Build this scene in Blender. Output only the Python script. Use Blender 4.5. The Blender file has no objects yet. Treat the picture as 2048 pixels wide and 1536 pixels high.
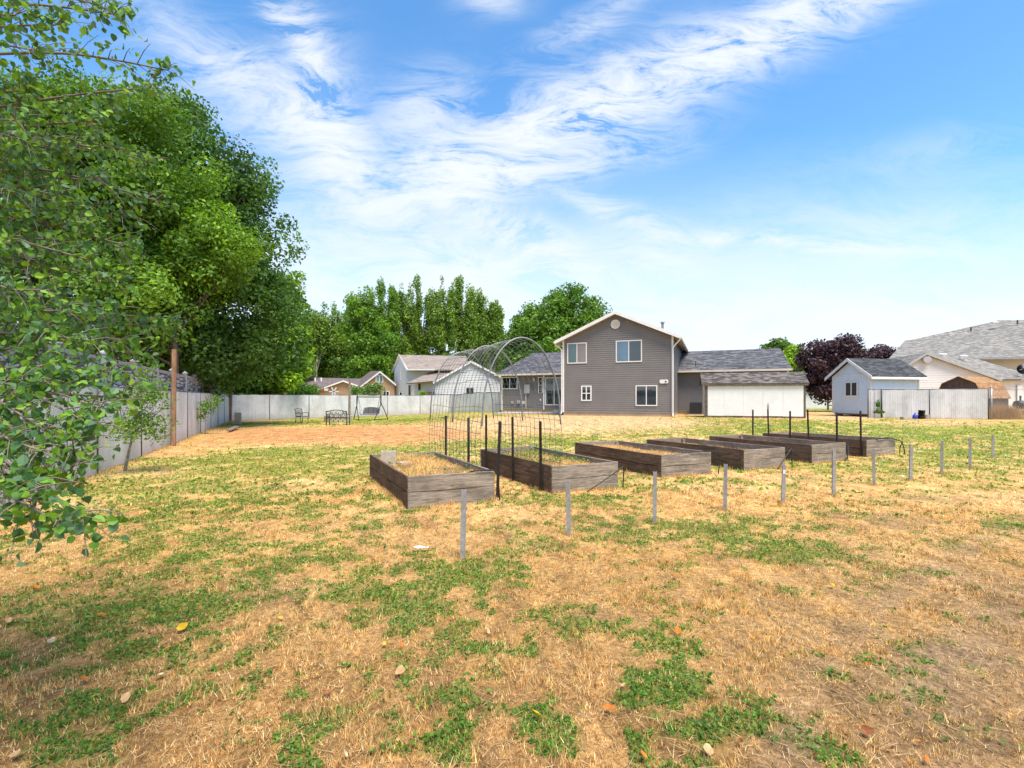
import bpy, math, random
import numpy as np
from mathutils import Vector, Matrix
sc = bpy.context.scene
R = math.radians
# ------------------------------------------------------------------ camera
F, CX, HZ, EYE = 990.0, 1024.0, 796.0, 1.6        # focal (px at 2048), centre, horizon row, eye height
cd = bpy.data.cameras.new('camera'); cam = bpy.data.objects.new('camera', cd)
sc.collection.objects.link(cam); sc.camera = cam
cam.location = (0, 0, EYE); cam.rotation_euler = (R(90), 0, 0)
cd.sensor_width = 36; cd.lens = F/2048*36; cd.shift_y = 28/2048; cd.clip_start = .05; cd.clip_end = 2000
# ------------------------------------------------------------------ light
SUN_AZ = (.50, -.866); SUN_EL = 65
sun = bpy.data.lights.new('sun', 'SUN'); sun.energy = 2.9; sun.angle = R(30); sun.color = (1, .92, .80)
so = bpy.data.objects.new('sun', sun); sc.collection.objects.link(so)
sv = Vector((SUN_AZ[0]*math.cos(R(SUN_EL)), SUN_AZ[1]*math.cos(R(SUN_EL)), math.sin(R(SUN_EL))))
so.rotation_euler = (-sv).to_track_quat('-Z', 'Y').to_euler(); so.location = (-10, -10, 30)
sc.view_settings.view_transform = 'Standard'; sc.view_settings.look = 'None'
sc.view_settings.exposure = 1.3; sc.view_settings.gamma = 1
sc.cycles.max_bounces = 6; sc.cycles.diffuse_bounces = 3; sc.cycles.glossy_bounces = 2
sc.cycles.transmission_bounces = 2; sc.cycles.transparent_max_bounces = 4
w = bpy.data.worlds.new('World'); sc.world = w; w.use_nodes = True
nt = w.node_tree; nt.nodes.clear()

class NT:
    """tiny node helper"""
    def __init__(s, tree): s.t = tree
    def n(s, typ, ins=None, **kw):
        nd = s.t.nodes.new(typ)
        for k, v in kw.items(): setattr(nd, k, v)
        for k, v in (ins or {}).items(): s.set(nd.inputs[k], v)
        return nd
    def set(s, sock, v):
        if isinstance(v, bpy.types.NodeSocket): s.t.links.new(v, sock)
        else: sock.default_value = v
    def m(s, op, a, b=None, c=None, clamp=False):
        nd = s.t.nodes.new('ShaderNodeMath'); nd.operation = op; nd.use_clamp = clamp
        s.set(nd.inputs[0], a)
        if b is not None: s.set(nd.inputs[1], b)
        if c is not None: s.set(nd.inputs[2], c)
        return nd.outputs[0]
    def noise(s, vec, scale, detail=4, rough=.55, dist=0.0):
        nd = s.n('ShaderNodeTexNoise', {'Scale': scale, 'Detail': detail, 'Roughness': rough, 'Distortion': dist})
        if vec is not None: s.set(nd.inputs['Vector'], vec)
        return nd.outputs[0]
    def mapping(s, vec, loc=(0,0,0), rot=(0,0,0), scale=(1,1,1), typ='POINT'):
        return s.n('ShaderNodeMapping', {'Vector': vec, 'Location': loc, 'Rotation': rot, 'Scale': scale}, vector_type=typ).outputs[0]
    def ramp(s, fac, stops, interp='LINEAR'):
        nd = s.n('ShaderNodeValToRGB', {'Fac': fac}); cr = nd.color_ramp; cr.interpolation = interp
        while len(cr.elements) < len(stops): cr.elements.new(.5)
        for e, (p, c) in zip(cr.elements, stops):
            e.position = p; e.color = (c, c, c, 1) if not hasattr(c, '__len__') else (*c, 1)
        return nd.outputs[0]
    def mix(s, fac, a, b, blend='MIX'):
        nd = s.t.nodes.new('ShaderNodeMix'); nd.data_type = 'RGBA'; nd.blend_type = blend
        s.set(nd.inputs[0], fac)
        for i, v in ((6, a), (7, b)):
            if not isinstance(v, bpy.types.NodeSocket) and len(v) == 3: v = (*v, 1)
            s.set(nd.inputs[i], v)
        return nd.outputs[2]

W = NT(nt)
sky = W.n('ShaderNodeTexSky'); sky.sky_type = 'NISHITA'; sky.sun_disc = False
sky.sun_elevation = R(SUN_EL); sky.sun_rotation = math.atan2(SUN_AZ[0], SUN_AZ[1]) % (2*math.pi)
sky.altitude = 1400; sky.air_density = 1.0; sky.dust_density = 1.2; sky.ozone_density = 1.6
gen = W.n('ShaderNodeTexCoord').outputs['Generated']
sp = W.n('ShaderNodeSeparateXYZ', {0: gen})
yy = W.m('MAXIMUM', W.m('ABSOLUTE', sp.outputs[1]), .2)
U = W.m('DIVIDE', sp.outputs[0], yy); V = W.m('DIVIDE', sp.outputs[2], yy)
uv = W.n('ShaderNodeCombineXYZ', {0: U, 1: V}).outputs[0]
wn = W.n('ShaderNodeTexNoise', {'Vector': uv, 'Scale': 2.6, 'Detail': 4, 'Roughness': .55})
wv = W.n('ShaderNodeVectorMath', {0: wn.outputs[1], 1: (.5, .5, .5)}, operation='SUBTRACT').outputs[0]
wv = W.n('ShaderNodeVectorMath', {0: wv, 'Scale': .12}, operation='SCALE').outputs[0]
uvw = W.n('ShaderNodeVectorMath', {0: uv, 1: wv}, operation='ADD').outputs[0]
def blobsum(lst):
    tot = None
    for (x, y, la, lb, ang, wt) in lst:
        mp = W.mapping(uvw, ((x-CX)/F, (HZ-y)/F, 0), (0, 0, R(ang)), (la/F, lb/F, 1), 'TEXTURE')
        d2 = W.n('ShaderNodeVectorMath', {0: mp, 1: mp}, operation='DOT_PRODUCT').outputs['Value']
        g = W.m('MULTIPLY', W.m('EXPONENT', W.m('MULTIPLY', d2, -1.0)), wt)
        tot = g if tot is None else W.m('ADD', tot, g)
    return tot
right = blobsum([(1400, 120, 330, 62, 24, .95), (1080, 260, 260, 70, 28, 1.0), (900, 350, 120, 70, 10, .8), (840, 220, 70, 100, -60, .55),
                 (1620, 20, 200, 40, 22, .6), (1150, 330, 200, 40, 15, .5), (1200, 30, 160, 30, 30, .35), (700, 420, 60, 120, 20, .3)])
left = blobsum([(500, 170, 260, 62, -32, .62), (650, 250, 80, 160, 12, .50), (620, 110, 38, 120, 12, .65), (720, 380, 230, 55, -35, .65), (560, 20, 90, 30, -50, .5),
                (1000, 450, 180, 34, -22, .85), (1230, 430, 150, 22, -18, .6), (1560, 488, 260, 16, -3, .6), (1310, 512, 90, 26, -8, .5),
                (640, 560, 420, 70, -4, .55), (1120, 560, 320, 50, -8, .5), (380, 330, 200, 120, -30, .3), (1900, 300, 260, 40, 4, .12),
                (1750, 470, 400, 90, 4, .22), (1850, 628, 420, 42, 3, .95), (1350, 640, 260, 40, 0, .4), (980, 8, 60, 30, 0, .4)])
f1 = W.noise(W.mapping(uvw, (0,0,0), (0,0,R(-27)), (4.2, 15, 1)), 1.0, 12, .72, .8)
f2 = W.noise(W.mapping(uvw, (3,1,0), (0,0,R(26)), (3.8, 12, 1)), 1.0, 12, .72, .7)
def dens(s, f):
    k = W.n('ShaderNodeMapRange', {'Value': f, 'From Min': .40, 'From Max': .60, 'To Min': 0.03, 'To Max': 1.75}).outputs[0]
    return W.m('MULTIPLY', s, k)
cl = W.m('ADD', dens(right, f1), dens(left, f2))
# white veil near the horizon
veil = W.n('ShaderNodeMapRange', {'Value': V, 'From Min': .0, 'From Max': .54, 'To Min': 1.15, 'To Max': 0.0}, interpolation_type='SMOOTHSTEP').outputs[0]
vn = W.noise(W.mapping(uvw, (5,0,0), (0,0,0), (1.2, 9, 1)), 1.0, 6, .6)
veil = W.m('MULTIPLY', veil, W.n('ShaderNodeMapRange', {'Value': vn, 'From Min': .3, 'From Max': .7, 'To Min': .65, 'To Max': 1.2}).outputs[0])
cl = W.m('ADD', cl, veil)
cl = W.m('SUBTRACT', 1.0, W.m('EXPONENT', W.m('MULTIPLY', cl, -1.25)))
hs = W.n('ShaderNodeHueSaturation', {'Color': sky.outputs[0], 'Hue': .494, 'Saturation': 1.22, 'Value': 1.55})
col = W.mix(cl, hs.outputs[0], (4.65, 4.85, 5.15, 1))
bg = W.n('ShaderNodeBackground', {'Color': col, 'Strength': .087})
W.t.links.new(bg.outputs[0], W.n('ShaderNodeOutputWorld').inputs[0])

# ------------------------------------------------------------------ maths
rng = np.random.default_rng(7); random.seed(7)
def S(t): t = np.clip(t, 0, 1); return t*t*(3-2*t)
def gz(x, y): return .33*S((np.asarray(y, float)-18)/12)*S((np.asarray(x, float)+10)/10)
def G(px, py):
    d = EYE*F/(py-HZ)
    for _ in range(12): d = (EYE-float(gz((px-CX)/F*d, d)))*F/(py-HZ)
    x = (px-CX)/F*d
    return Vector((x, d, float(gz(x, d))))
def P(px, py, d): return Vector(((px-CX)/F*d, d, EYE+(HZ-py)/F*d))
_ht = rng.random((256, 256))
def vn1(x, y):
    xi = np.floor(x).astype(int); yi = np.floor(y).astype(int); fx = x-xi; fy = y-yi
    fx = fx*fx*(3-2*fx); fy = fy*fy*(3-2*fy)
    a = _ht[xi & 255, yi & 255]; b = _ht[(xi+1) & 255, yi & 255]; c = _ht[xi & 255, (yi+1) & 255]; d = _ht[(xi+1) & 255, (yi+1) & 255]
    return (a*(1-fx)+b*fx)*(1-fy)+(c*(1-fx)+d*fx)*fy
def fbm(x, y, s, o=4, off=0):
    t = 0; amp = .5; n = 0
    for i in range(o):
        t = t+amp*vn1(x*s+off+17.3*i, y*s+off*1.7+9.1*i); n += amp; s *= 2.03; amp *= .55
    return t/n

# ------------------------------------------------------------------ objects
def tag(o, label=None, cat=None, group=None, kind=None):
    if label: o['label'] = label
    if cat: o['category'] = cat
    if group: o['group'] = group
    if kind: o['kind'] = kind
    return o
def link(o, parent=None):
    sc.collection.objects.link(o)
    if parent is not None: o.parent = parent
    return o
def thing(name, label, cat, loc=(0,0,0), rz=0, group=None):
    o = bpy.data.objects.new(name, None); o.empty_display_size = .2; link(o)
    o.location = loc; o.rotation_euler = (0, 0, rz)
    return tag(o, label, cat, group)
def fastmesh(name, V, K, mat, parent=None, col=None, F=None):
    """V (n,3); faces = consecutive runs of K verts, or F index array (m,K)"""
    V = np.ascontiguousarray(V, np.float32); me = bpy.data.meshes.new(name)
    if F is None: F = np.arange(len(V), dtype=np.int32).reshape(-1, K)
    F = np.ascontiguousarray(F, np.int32); m = len(F)
    me.vertices.add(len(V)); me.vertices.foreach_set('co', V.ravel())
    me.loops.add(F.size); me.loops.foreach_set('vertex_index', F.ravel())
    me.polygons.add(m); me.polygons.foreach_set('loop_start', np.arange(0, F.size, F.shape[1], dtype=np.int32))
    me.polygons.foreach_set('loop_total', np.full(m, F.shape[1], np.int32))
    if col is not None:
        a = me.attributes.new('Col', 'FLOAT_COLOR', 'POINT')
        c = np.ones((len(V), 4), np.float32); c[:, :3] = col; a.data.foreach_set('color', c.ravel())
    me.update(calc_edges=True); me.materials.append(mat)
    return link(bpy.data.objects.new(name, me), parent)
class MB:
    def __init__(s): s.v = []; s.f = []
    def add(s, vs, fs):
        b = len(s.v); s.v += [tuple(v) for v in vs]; s.f += [tuple(b+i for i in f) for f in fs]; return s
    def box(s, x0, x1, y0, y1, z0, z1):
        return s.add([(x0,y0,z0),(x1,y0,z0),(x1,y1,z0),(x0,y1,z0),(x0,y0,z1),(x1,y0,z1),(x1,y1,z1),(x0,y1,z1)],
                     [(0,3,2,1),(4,5,6,7),(0,1,5,4),(1,2,6,5),(2,3,7,6),(3,0,4,7)])
    def rbox(s, c, size, rot=None):
        hx, hy, hz = (q/2 for q in size); M = rot or Matrix.Identity(3); c = Vector(c)
        vs = [c+M@Vector((a*hx, b*hy, d*hz)) for d in (-1, 1) for (a, b) in ((-1,-1),(1,-1),(1,1),(-1,1))]
        return s.add(vs, [(0,3,2,1),(4,5,6,7),(0,1,5,4),(1,2,6,5),(2,3,7,6),(3,0,4,7)])
    def bar(s, a, b, wd, th, up=(0,0,1)):
        a = Vector(a); b = Vector(b); x = (b-a).normalized(); y = Vector(up).cross(x)
        if y.length < 1e-4: y = Vector((0,1,0)).cross(x)
        y.normalize(); z = x.cross(y)
        M = Matrix((x, y, z)).transposed()
        return s.rbox((a+b)/2, ((b-a).length, wd, th), M)
    def prism(s, poly, ax, a, b):
        """poly 2D points extruded along axis ax from a to b ('x': poly=(y,z), 'y': (x,z), 'z': (x,y))"""
        n = len(poly); mk = {'x': lambda p, t: (t, p[0], p[1]), 'y': lambda p, t: (p[0], t, p[1]), 'z': lambda p, t: (p[0], p[1], t)}[ax]
        vs = [mk(p, a) for p in poly]+[mk(p, b) for p in poly]
        fs = [tuple(range(n)), tuple(range(2*n-1, n-1, -1))]+[(i, i+n, (i+1) % n+n, (i+1) % n) for i in range(n)]
        return s.add(vs, fs)
    def tube(s, path, r, seg=6, closed=False, cap=True):
        path = [Vector(p) for p in path]; n = len(path); rs = r if hasattr(r, '__len__') else [r]*n
        b = len(s.v); up = None
        for i, p in enumerate(path):
            if closed: t = (path[(i+1) % n]-path[i-1])
            else: t = path[min(i+1, n-1)]-path[max(i-1, 0)]
            if t.length < 1e-9: t = Vector((0,0,1))
            t.normalize()
            if up is None: up = Vector((0,0,1)) if abs(t.z) < .9 else Vector((1,0,0))
            x = up.cross(t)
            if x.length < 1e-5: x = Vector((1,0,0)).cross(t)
            x.normalize(); y = t.cross(x); up = y
            for k in range(seg):
                a = 2*math.pi*k/seg; s.v.append(tuple(p+x*math.cos(a)*rs[i]+y*math.sin(a)*rs[i]))
        rn = n if closed else n-1
        for i in range(rn):
            i0 = b+i*seg; i1 = b+((i+1) % n)*seg
            for k in range(seg): s.f.append((i0+k, i0+(k+1) % seg, i1+(k+1) % seg, i1+k))
        if cap and not closed:
            s.f.append(tuple(b+k for k in reversed(range(seg)))); s.f.append(tuple(b+(n-1)*seg+k for k in range(seg)))
        return s
    def build(s, name, mat, parent=None, smooth=False, bevel=0):
        me = bpy.data.meshes.new(name); me.from_pydata(s.v, [], s.f); me.update(); me.materials.append(mat)
        if smooth: me.polygons.foreach_set('use_smooth', [True]*len(me.polygons))
        o = link(bpy.data.objects.new(name, me), parent)
        if bevel:
            md = o.modifiers.new('b', 'BEVEL'); md.width = bevel; md.segments = 2; md.limit_method = 'ANGLE'
        return o
def smoothpath(pts, n=6):
    pts = [Vector(p) for p in pts]; out = []
    for i in range(len(pts)-1):
        p0 = pts[max(i-1, 0)]; p1 = pts[i]; p2 = pts[i+1]; p3 = pts[min(i+2, len(pts)-1)]
        for k in range(n):
            t = k/n
            out.append(.5*((2*p1)+(p2-p0)*t+(2*p0-5*p1+4*p2-p3)*t*t+(3*p1-p0-3*p2+p3)*t**3))
    return out+[pts[-1]]

# ------------------------------------------------------------------ materials
def mat(name, base=(.5,.5,.5), rough=.8, metal=0.0, var=.12, vs=6, bump=0.0, bs=40, dirt=None, spec=.4):
    m = bpy.data.materials.new(name); m.use_nodes = True; T = NT(m.node_tree); bs_ = m.node_tree.nodes['Principled BSDF']
    co = T.n('ShaderNodeTexCoord').outputs['Object']
    n1 = T.noise(co, vs, 5, .6)
    lo = tuple(c*(1-var) for c in base); hi = tuple(min(1, c*(1+var)) for c in base)
    c = T.ramp(n1, [(.3, lo), (.7, hi)])
    if dirt:
        n2 = T.noise(co, dirt[1], 6, .65, .3)
        c = T.mix(T.ramp(n2, [(.48, 0.), (.72, dirt[2])]), c, dirt[0])
    T.set(bs_.inputs['Base Color'], c); bs_.inputs['Roughness'].default_value = rough; bs_.inputs['Metallic'].default_value = metal
    bs_.inputs['Specular IOR Level'].default_value = spec
    if bump:
        b = T.n('ShaderNodeBump', {'Strength': bump, 'Distance': .02, 'Height': T.noise(co, bs, 4, .6)})
        T.set(bs_.inputs['Normal'], b.outputs[0])
    return m
def wood(name, c1, c2, c3, scale, rough=.85):
    m = bpy.data.materials.new(name); m.use_nodes = True; T = NT(m.node_tree); B = m.node_tree.nodes['Principled BSDF']
    co = T.n('ShaderNodeTexCoord').outputs['Object']; rnd = T.n('ShaderNodeObjectInfo').outputs['Random']
    off = T.n('ShaderNodeCombineXYZ', {0: T.m('MULTIPLY', rnd, 37.), 1: T.m('MULTIPLY', rnd, 21.), 2: T.m('MULTIPLY', rnd, 53.)}).outputs[0]
    co = T.n('ShaderNodeVectorMath', {0: co, 1: off}, operation='ADD').outputs[0]
    v = T.mapping(co, scale=scale)
    g = T.noise(v, 1.6, 7, .62, 1.3); fine = T.noise(T.mapping(co, scale=tuple(q*5 for q in scale)), 2.0, 3, .6)
    big = T.noise(co, 1.7, 4, .6)
    c = T.ramp(g, [(.3, c1), (.5, c2), (.72, c3)])
    c = T.mix(T.ramp(big, [(.4, 0.), (.7, .7)]), c, c1)
    c = T.mix(.35, c, T.ramp(fine, [(.35, .04), (.65, .8)]), 'OVERLAY')
    kv = T.n('ShaderNodeTexVoronoi', {'Vector': T.mapping(co, scale=tuple(.9+.7*math.log10(q+1) for q in scale)), 'Scale': 2.6}).outputs['Distance']
    kn = T.ramp(kv, [(.03, 1.), (.09, 0.)])
    c = T.mix(T.m('MULTIPLY', kn, .75), c, (.05, .028, .015))
    T.set(B.inputs['Base Color'], c); B.inputs['Roughness'].default_value = rough; B.inputs['Specular IOR Level'].default_value = .25
    b = T.n('ShaderNodeBump', {'Strength': .5, 'Distance': .006, 'Height': g}); T.set(B.inputs['Normal'], b.outputs[0])
    return m
def attrmat(name, rough=.6, transl=.3, boost=1.6, spec=.3):
    m = bpy.data.materials.new(name); m.use_nodes = True; T = NT(m.node_tree); B = m.node_tree.nodes['Principled BSDF']
    c = T.n('ShaderNodeAttribute', attribute_name='Col').outputs['Color']
    T.set(B.inputs['Base Color'], c); B.inputs['Roughness'].default_value = rough; B.inputs['Specular IOR Level'].default_value = spec
    if transl:
        tc = T.mix(1.0, c, (boost*1.1, boost*1.05, boost*.5), 'MULTIPLY')
        tr = T.n('ShaderNodeBsdfTranslucent', {'Color': tc})
        mx = T.n('ShaderNodeMixShader', {0: transl, 1: B.outputs[0], 2: tr.outputs[0]})
        T.set(m.node_tree.nodes['Material Output'].inputs[0], mx.outputs[0])
    return m
def slatmat(name, tilt=0.0):
    """white vertical privacy slats woven through grey chain link (local x along the fence, z up)"""
    m = bpy.data.materials.new(name); m.use_nodes = True; T = NT(m.node_tree); B = m.node_tree.nodes['Principled BSDF']
    co = T.n('ShaderNodeTexCoord').outputs['Object']; s = T.n('ShaderNodeSeparateXYZ', {0: co}); X, Z = s.outputs[0], s.outputs[2]
    p = .088
    a = T.m('FRACT', T.m('DIVIDE', T.m('ADD', X, Z), p)); b = T.m('FRACT', T.m('DIVIDE', T.m('SUBTRACT', X, Z), p))
    sl = T.m('FRACT', T.m('DIVIDE', X, p/1.0))
    wire = T.m('MAXIMUM', T.m('LESS_THAN', a, .13), T.m('LESS_THAN', b, .13))
    gap = T.m('LESS_THAN', sl, .12)
    bow = T.m('ABSOLUTE', T.m('SUBTRACT', a, .5))
    dirt = T.noise(T.mapping(co, scale=(1, 1, .6)), 1.1, 6, .65); d2 = T.noise(T.mapping(co, scale=(6, 1, .8)), 1.3, 4, .6)
    c = T.ramp(dirt, [(.33, (.56, .54, .52)), (.55, (.78, .77, .76)), (.75, (.84, .83, .82))])
    c = T.mix(T.ramp(d2, [(.5, 0.), (.75, .4)]), c, (.40, .38, .33))
    low = T.n('ShaderNodeMapRange', {'Value': Z, 'From Min': 0.0, 'From Max': .5, 'To Min': .8, 'To Max': 0.0}).outputs[0]
    c = T.mix(T.m('MULTIPLY', low, dirt), c, (.22, .20, .14))
    c = T.mix(T.m('MULTIPLY', gap, .55), c, (.16, .16, .16))
    c = T.mix(T.m('MULTIPLY', wire, .8), c, (.24, .24, .25))
    T.set(B.inputs['Base Color'], c); B.inputs['Roughness'].default_value = .45
    h = T.m('ADD', T.m('MULTIPLY', wire, 1.0), T.m('MULTIPLY', bow, .8))
    bm = T.n('ShaderNodeBump', {'Strength': .5, 'Distance': .012, 'Height': h}); T.set(B.inputs['Normal'], bm.outputs[0])
    return m
def stonemat(name):
    m = bpy.data.materials.new(name); m.use_nodes = True; T = NT(m.node_tree); B = m.node_tree.nodes['Principled BSDF']
    co = T.n('ShaderNodeTexCoord').outputs['Object']; s = T.n('ShaderNodeSeparateXYZ', {0: co})
    v = T.n('ShaderNodeCombineXYZ', {0: s.outputs[0], 1: s.outputs[2]}).outputs[0]
    nz = T.n('ShaderNodeTexNoise', {'Vector': v, 'Scale': 3.0}).outputs[1]
    v = T.n('ShaderNodeVectorMath', {0: v, 1: T.n('ShaderNodeVectorMath', {0: nz, 'Scale': .07}, operation='SCALE').outputs[0]}, operation='ADD').outputs[0]
    vv = T.mapping(v, scale=(1.3, 8.5, 1))
    vo = T.n('ShaderNodeTexVoronoi', {'Vector': vv, 'Scale': 1.0, 'Randomness': .8}, feature='DISTANCE_TO_EDGE').outputs['Distance']
    vc = T.n('ShaderNodeSeparateColor', {0: T.n('ShaderNodeTexVoronoi', {'Vector': vv, 'Scale': 1.0, 'Randomness': .8}).outputs['Color']}).outputs[0]
    nn = T.noise(co, 14, 5, .6)
    c = T.ramp(vc, [(0., (.27,.26,.26)), (1., (.43,.41,.41))])
    c = T.mix(.5, c, T.ramp(nn, [(.3, .25), (.7, .75)]), 'OVERLAY')
    eg = T.ramp(vo, [(.05, 1.), (.13, 0.)]); c = T.mix(eg, c, (.06,.06,.065))
    T.set(B.inputs['Base Color'], c); B.inputs['Roughness'].default_value = .85
    b = T.n('ShaderNodeBump', {'Strength': .9, 'Distance': .03, 'Height': T.m('SUBTRACT', T.m('MULTIPLY', nn, .5), eg)}); T.set(B.inputs['Normal'], b.outputs[0])
    return m
def shingle(name, a, b_, c_, rot=0):
    m = bpy.data.materials.new(name); m.use_nodes = True; T = NT(m.node_tree); B = m.node_tree.nodes['Principled BSDF']
    co = T.n('ShaderNodeTexCoord').outputs['Object']
    v = T.mapping(co, rot=(0,0,rot), scale=(1, 2.6, 2.6))
    vor = T.n('ShaderNodeTexVoronoi', {'Vector': v, 'Scale': 2.7}).outputs['Color']
    g = T.n('ShaderNodeSeparateColor', {0: vor}).outputs[0]
    n = T.noise(T.mapping(co, rot=(0,0,rot), scale=(1.5, 4, 4)), 2.2, 6, .7, .6)
    c = T.ramp(T.m('ADD', T.m('MULTIPLY', g, .35), T.m('MULTIPLY', n, .65)), [(.3, a), (.5, b_), (.68, c_)])
    z = T.n('ShaderNodeSeparateXYZ', {0: co}).outputs[2]
    ln = T.m('LESS_THAN', T.m('FRACT', T.m('MULTIPLY', z, 15.0)), .16)
    c = T.mix(T.m('MULTIPLY', ln, .35), c, tuple(q*.45 for q in a))
    T.set(B.inputs['Base Color'], c); B.inputs['Roughness'].default_value = .95; B.inputs['Specular IOR Level'].default_value = .15
    bm = T.n('ShaderNodeBump', {'Strength': .5, 'Distance': .02, 'Height': g}); T.set(B.inputs['Normal'], bm.outputs[0])
    return m
def glass(name, base=(.02,.03,.04), ior=1.9):
    m = bpy.data.materials.new(name); m.use_nodes = True; T = NT(m.node_tree); B = m.node_tree.nodes['Principled BSDF']
    co = T.n('ShaderNodeTexCoord').outputs['Object']
    n = T.noise(co, 1.2, 2, .5)
    T.set(B.inputs['Base Color'], T.ramp(n, [(.35, tuple(q*.6 for q in base)), (.65, base)])); B.inputs['Roughness'].default_value = .04; B.inputs['IOR'].default_value = ior
    B.inputs['Specular IOR Level'].default_value = .5
    bm = T.n('ShaderNodeBump', {'Strength': .04, 'Distance': .02, 'Height': T.noise(co, 2.5, 2, .5)}); T.set(B.inputs['Normal'], bm.outputs[0])
    return m
M = dict(
    end=wood('weathered_grey_board', (.12,.095,.075), (.29,.235,.175), (.46,.385,.295), (1.0, 11, 15)),
    side=wood('brown_stained_board', (.065,.040,.026), (.15,.095,.060), (.26,.17,.115), (9, 1.2, 14)),
    inner=wood('pale_inner_board', (.17,.13,.10), (.28,.225,.175), (.40,.33,.27), (9, 1.2, 14)),
    redpost=wood('reddish_post_wood', (.19,.095,.05), (.32,.175,.095), (.46,.28,.165), (14, 14, 1.0)),
    oldpost=wood('old_grey_post_wood', (.13,.10,.075), (.24,.19,.145), (.36,.29,.23), (14, 14, 1.0)),
    deck=wood('old_deck_plank', (.12,.09,.07), (.25,.19,.14), (.38,.30,.23), (2, 8, 8)),
    barkpale=mat('pale_bark', (.30,.28,.24), .9, var=.3, vs=9, bump=.5, dirt=((.06,.05,.04), 7, .8)),
    bark=mat('grey_brown_bark', (.10,.08,.065), .95, var=.35, vs=8, bump=.6),
    twig=mat('twig_bark', (.20,.16,.12), .85, var=.25, vs=20),
    slat=slatmat('white_slat_mesh'), stone=stonemat('grey_stone_panel'),
    wallgrey=mat('grey_wall_post', (.26,.25,.26), .8, var=.15, vs=8, bump=.2),
    galv=mat('galvanised_steel', (.34,.34,.35), .5, .55, var=.2, vs=14, dirt=((.20,.18,.16), 9, .5)),
    stake=mat('grey_stake_steel', (.32,.30,.28), .7, .1, var=.25, vs=18, dirt=((.17,.13,.10), 7, .7)),
    darkmetal=mat('dark_fence_metal', (.09,.09,.10), .6, .5, var=.2),
    tpost=mat('black_brown_t_post', (.022,.017,.015), .6, .2, var=.35, vs=20, dirt=((.07,.035,.025), 9, .7)),
    wire=mat('grey_wire', (.16,.17,.17), .55, .6, var=.2, vs=6),
    hoop=mat('grey_pipe', (.20,.205,.215), .5, .3, var=.25, vs=8, dirt=((.40,.40,.40), 5, .4)),
    hose=mat('black_hose_rubber', (.012,.012,.014), .45, var=.3),
    iron=mat('black_cast_iron', (.02,.022,.028), .45, .3, var=.3),
    mesh=mat('grey_sling_fabric', (.13,.125,.135), .8, var=.15, vs=20),
    block=mat('concrete_block', (.44,.365,.27), .95, var=.18, vs=12, bump=.5, bs=90, dirt=((.28,.25,.18), 8, .5)),
    concrete=mat('concrete', (.42,.39,.35), .92, var=.12, vs=3, bump=.15, dirt=((.30,.27,.22), 2, .5)),
    found=mat('tan_foundation', (.44,.35,.25), .95, var=.12, vs=2, bump=.2, dirt=((.34,.27,.19), 1.5, .6)),
    siding=mat('grey_taupe_siding', (.180,.166,.155), .7, var=.10, vs=.9, dirt=((.21,.19,.17), .7, .4)),
    white=mat('white_trim_paint', (.72,.70,.67), .55, var=.06, vs=3, dirt=((.52,.48,.42), 1.6, .35)),
    cream=mat('cream_gutter', (.62,.55,.44), .6, var=.08, vs=2),
    soffit=mat('soffit', (.44,.38,.31), .8, var=.08),
    shedwhite=mat('white_painted_panel', (.72,.72,.70), .6, var=.05, vs=2, dirt=((.60,.59,.56), 1.2, .35)),
    weather=mat('weathered_dark_wood', (.09,.075,.06), .95, var=.5, vs=14, dirt=((.3,.27,.22), 10, .6)),
    blue=mat('pale_blue_paint', (.58,.69,.78), .6, var=.05, vs=2.5),
    tan=mat('tan_stucco', (.40,.26,.15), .95, var=.08, vs=1.5, bump=.2),
    cwall=mat('cream_vinyl_siding', (.70,.67,.62), .65, var=.05, vs=1),
    wwall=mat('white_vinyl_siding', (.60,.59,.57), .65, var=.05, vs=1),
    rdark=shingle('dark_grey_shingles', (.035,.036,.042), (.078,.078,.086), (.19,.18,.18)),
    rgrey=shingle('light_grey_shingles', (.12,.112,.10), (.20,.187,.167), (.31,.29,.255)),
    rbrown=shingle('taupe_shingles', (.19,.15,.125), (.25,.205,.17), (.32,.265,.225)),
    rmaroon=shingle('brown_purple_shingles', (.10,.075,.075), (.14,.11,.105), (.19,.15,.14)),
    rold=shingle('worn_shingles', (.045,.038,.036), (.10,.086,.078), (.20,.175,.155)),
    rorange=shingle('orange_brown_shingles', (.20,.105,.045), (.32,.18,.085), (.42,.26,.14)),
    rshed=shingle('charcoal_shingles', (.03,.032,.034), (.055,.057,.06), (.10,.10,.10)),
    barn=wood('dark_brown_plywood', (.07,.045,.032), (.12,.08,.058), (.19,.13,.10), (8, 8, 1.2)),
    glass=glass('dark_window_glass'), glassskytint=glass('sky_reflection_tint_glass', (.05,.12,.20), 2.1), glassteal=glass('teal_window_glass', (.05,.11,.11), 1.9),  # large window's blue pane: reflected sky is put into its base colour
    blind=mat('window_screen_grey', (.22,.21,.20), .5, var=.1, vs=3), glasslt=glass('pale_window_glass', (.20,.28,.30), 1.7),
    box=mat('meter_box_paint', (.42,.40,.38), .5, .3, var=.1), ac=mat('dark_unit_enamel', (.018,.022,.03), .4, .3, var=.3),
    red=mat('red_paint', (.55,.02,.03), .5, var=.1), bluep=mat('blue_plastic', (.02,.06,.45), .4, var=.15),
    foliage=attrmat('leaf_surface', .55, .30, 1.7, .3), straw=attrmat('dry_blade', .8, .25, 1.1, .15), grassm=attrmat('green_blade', .6, .35, 1.6, .25),
    fleaf=attrmat('fallen_leaf_surface', .6, .2, 1.1, .3), petal=attrmat('white_petal', .7, .2, 1.0),
)

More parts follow.
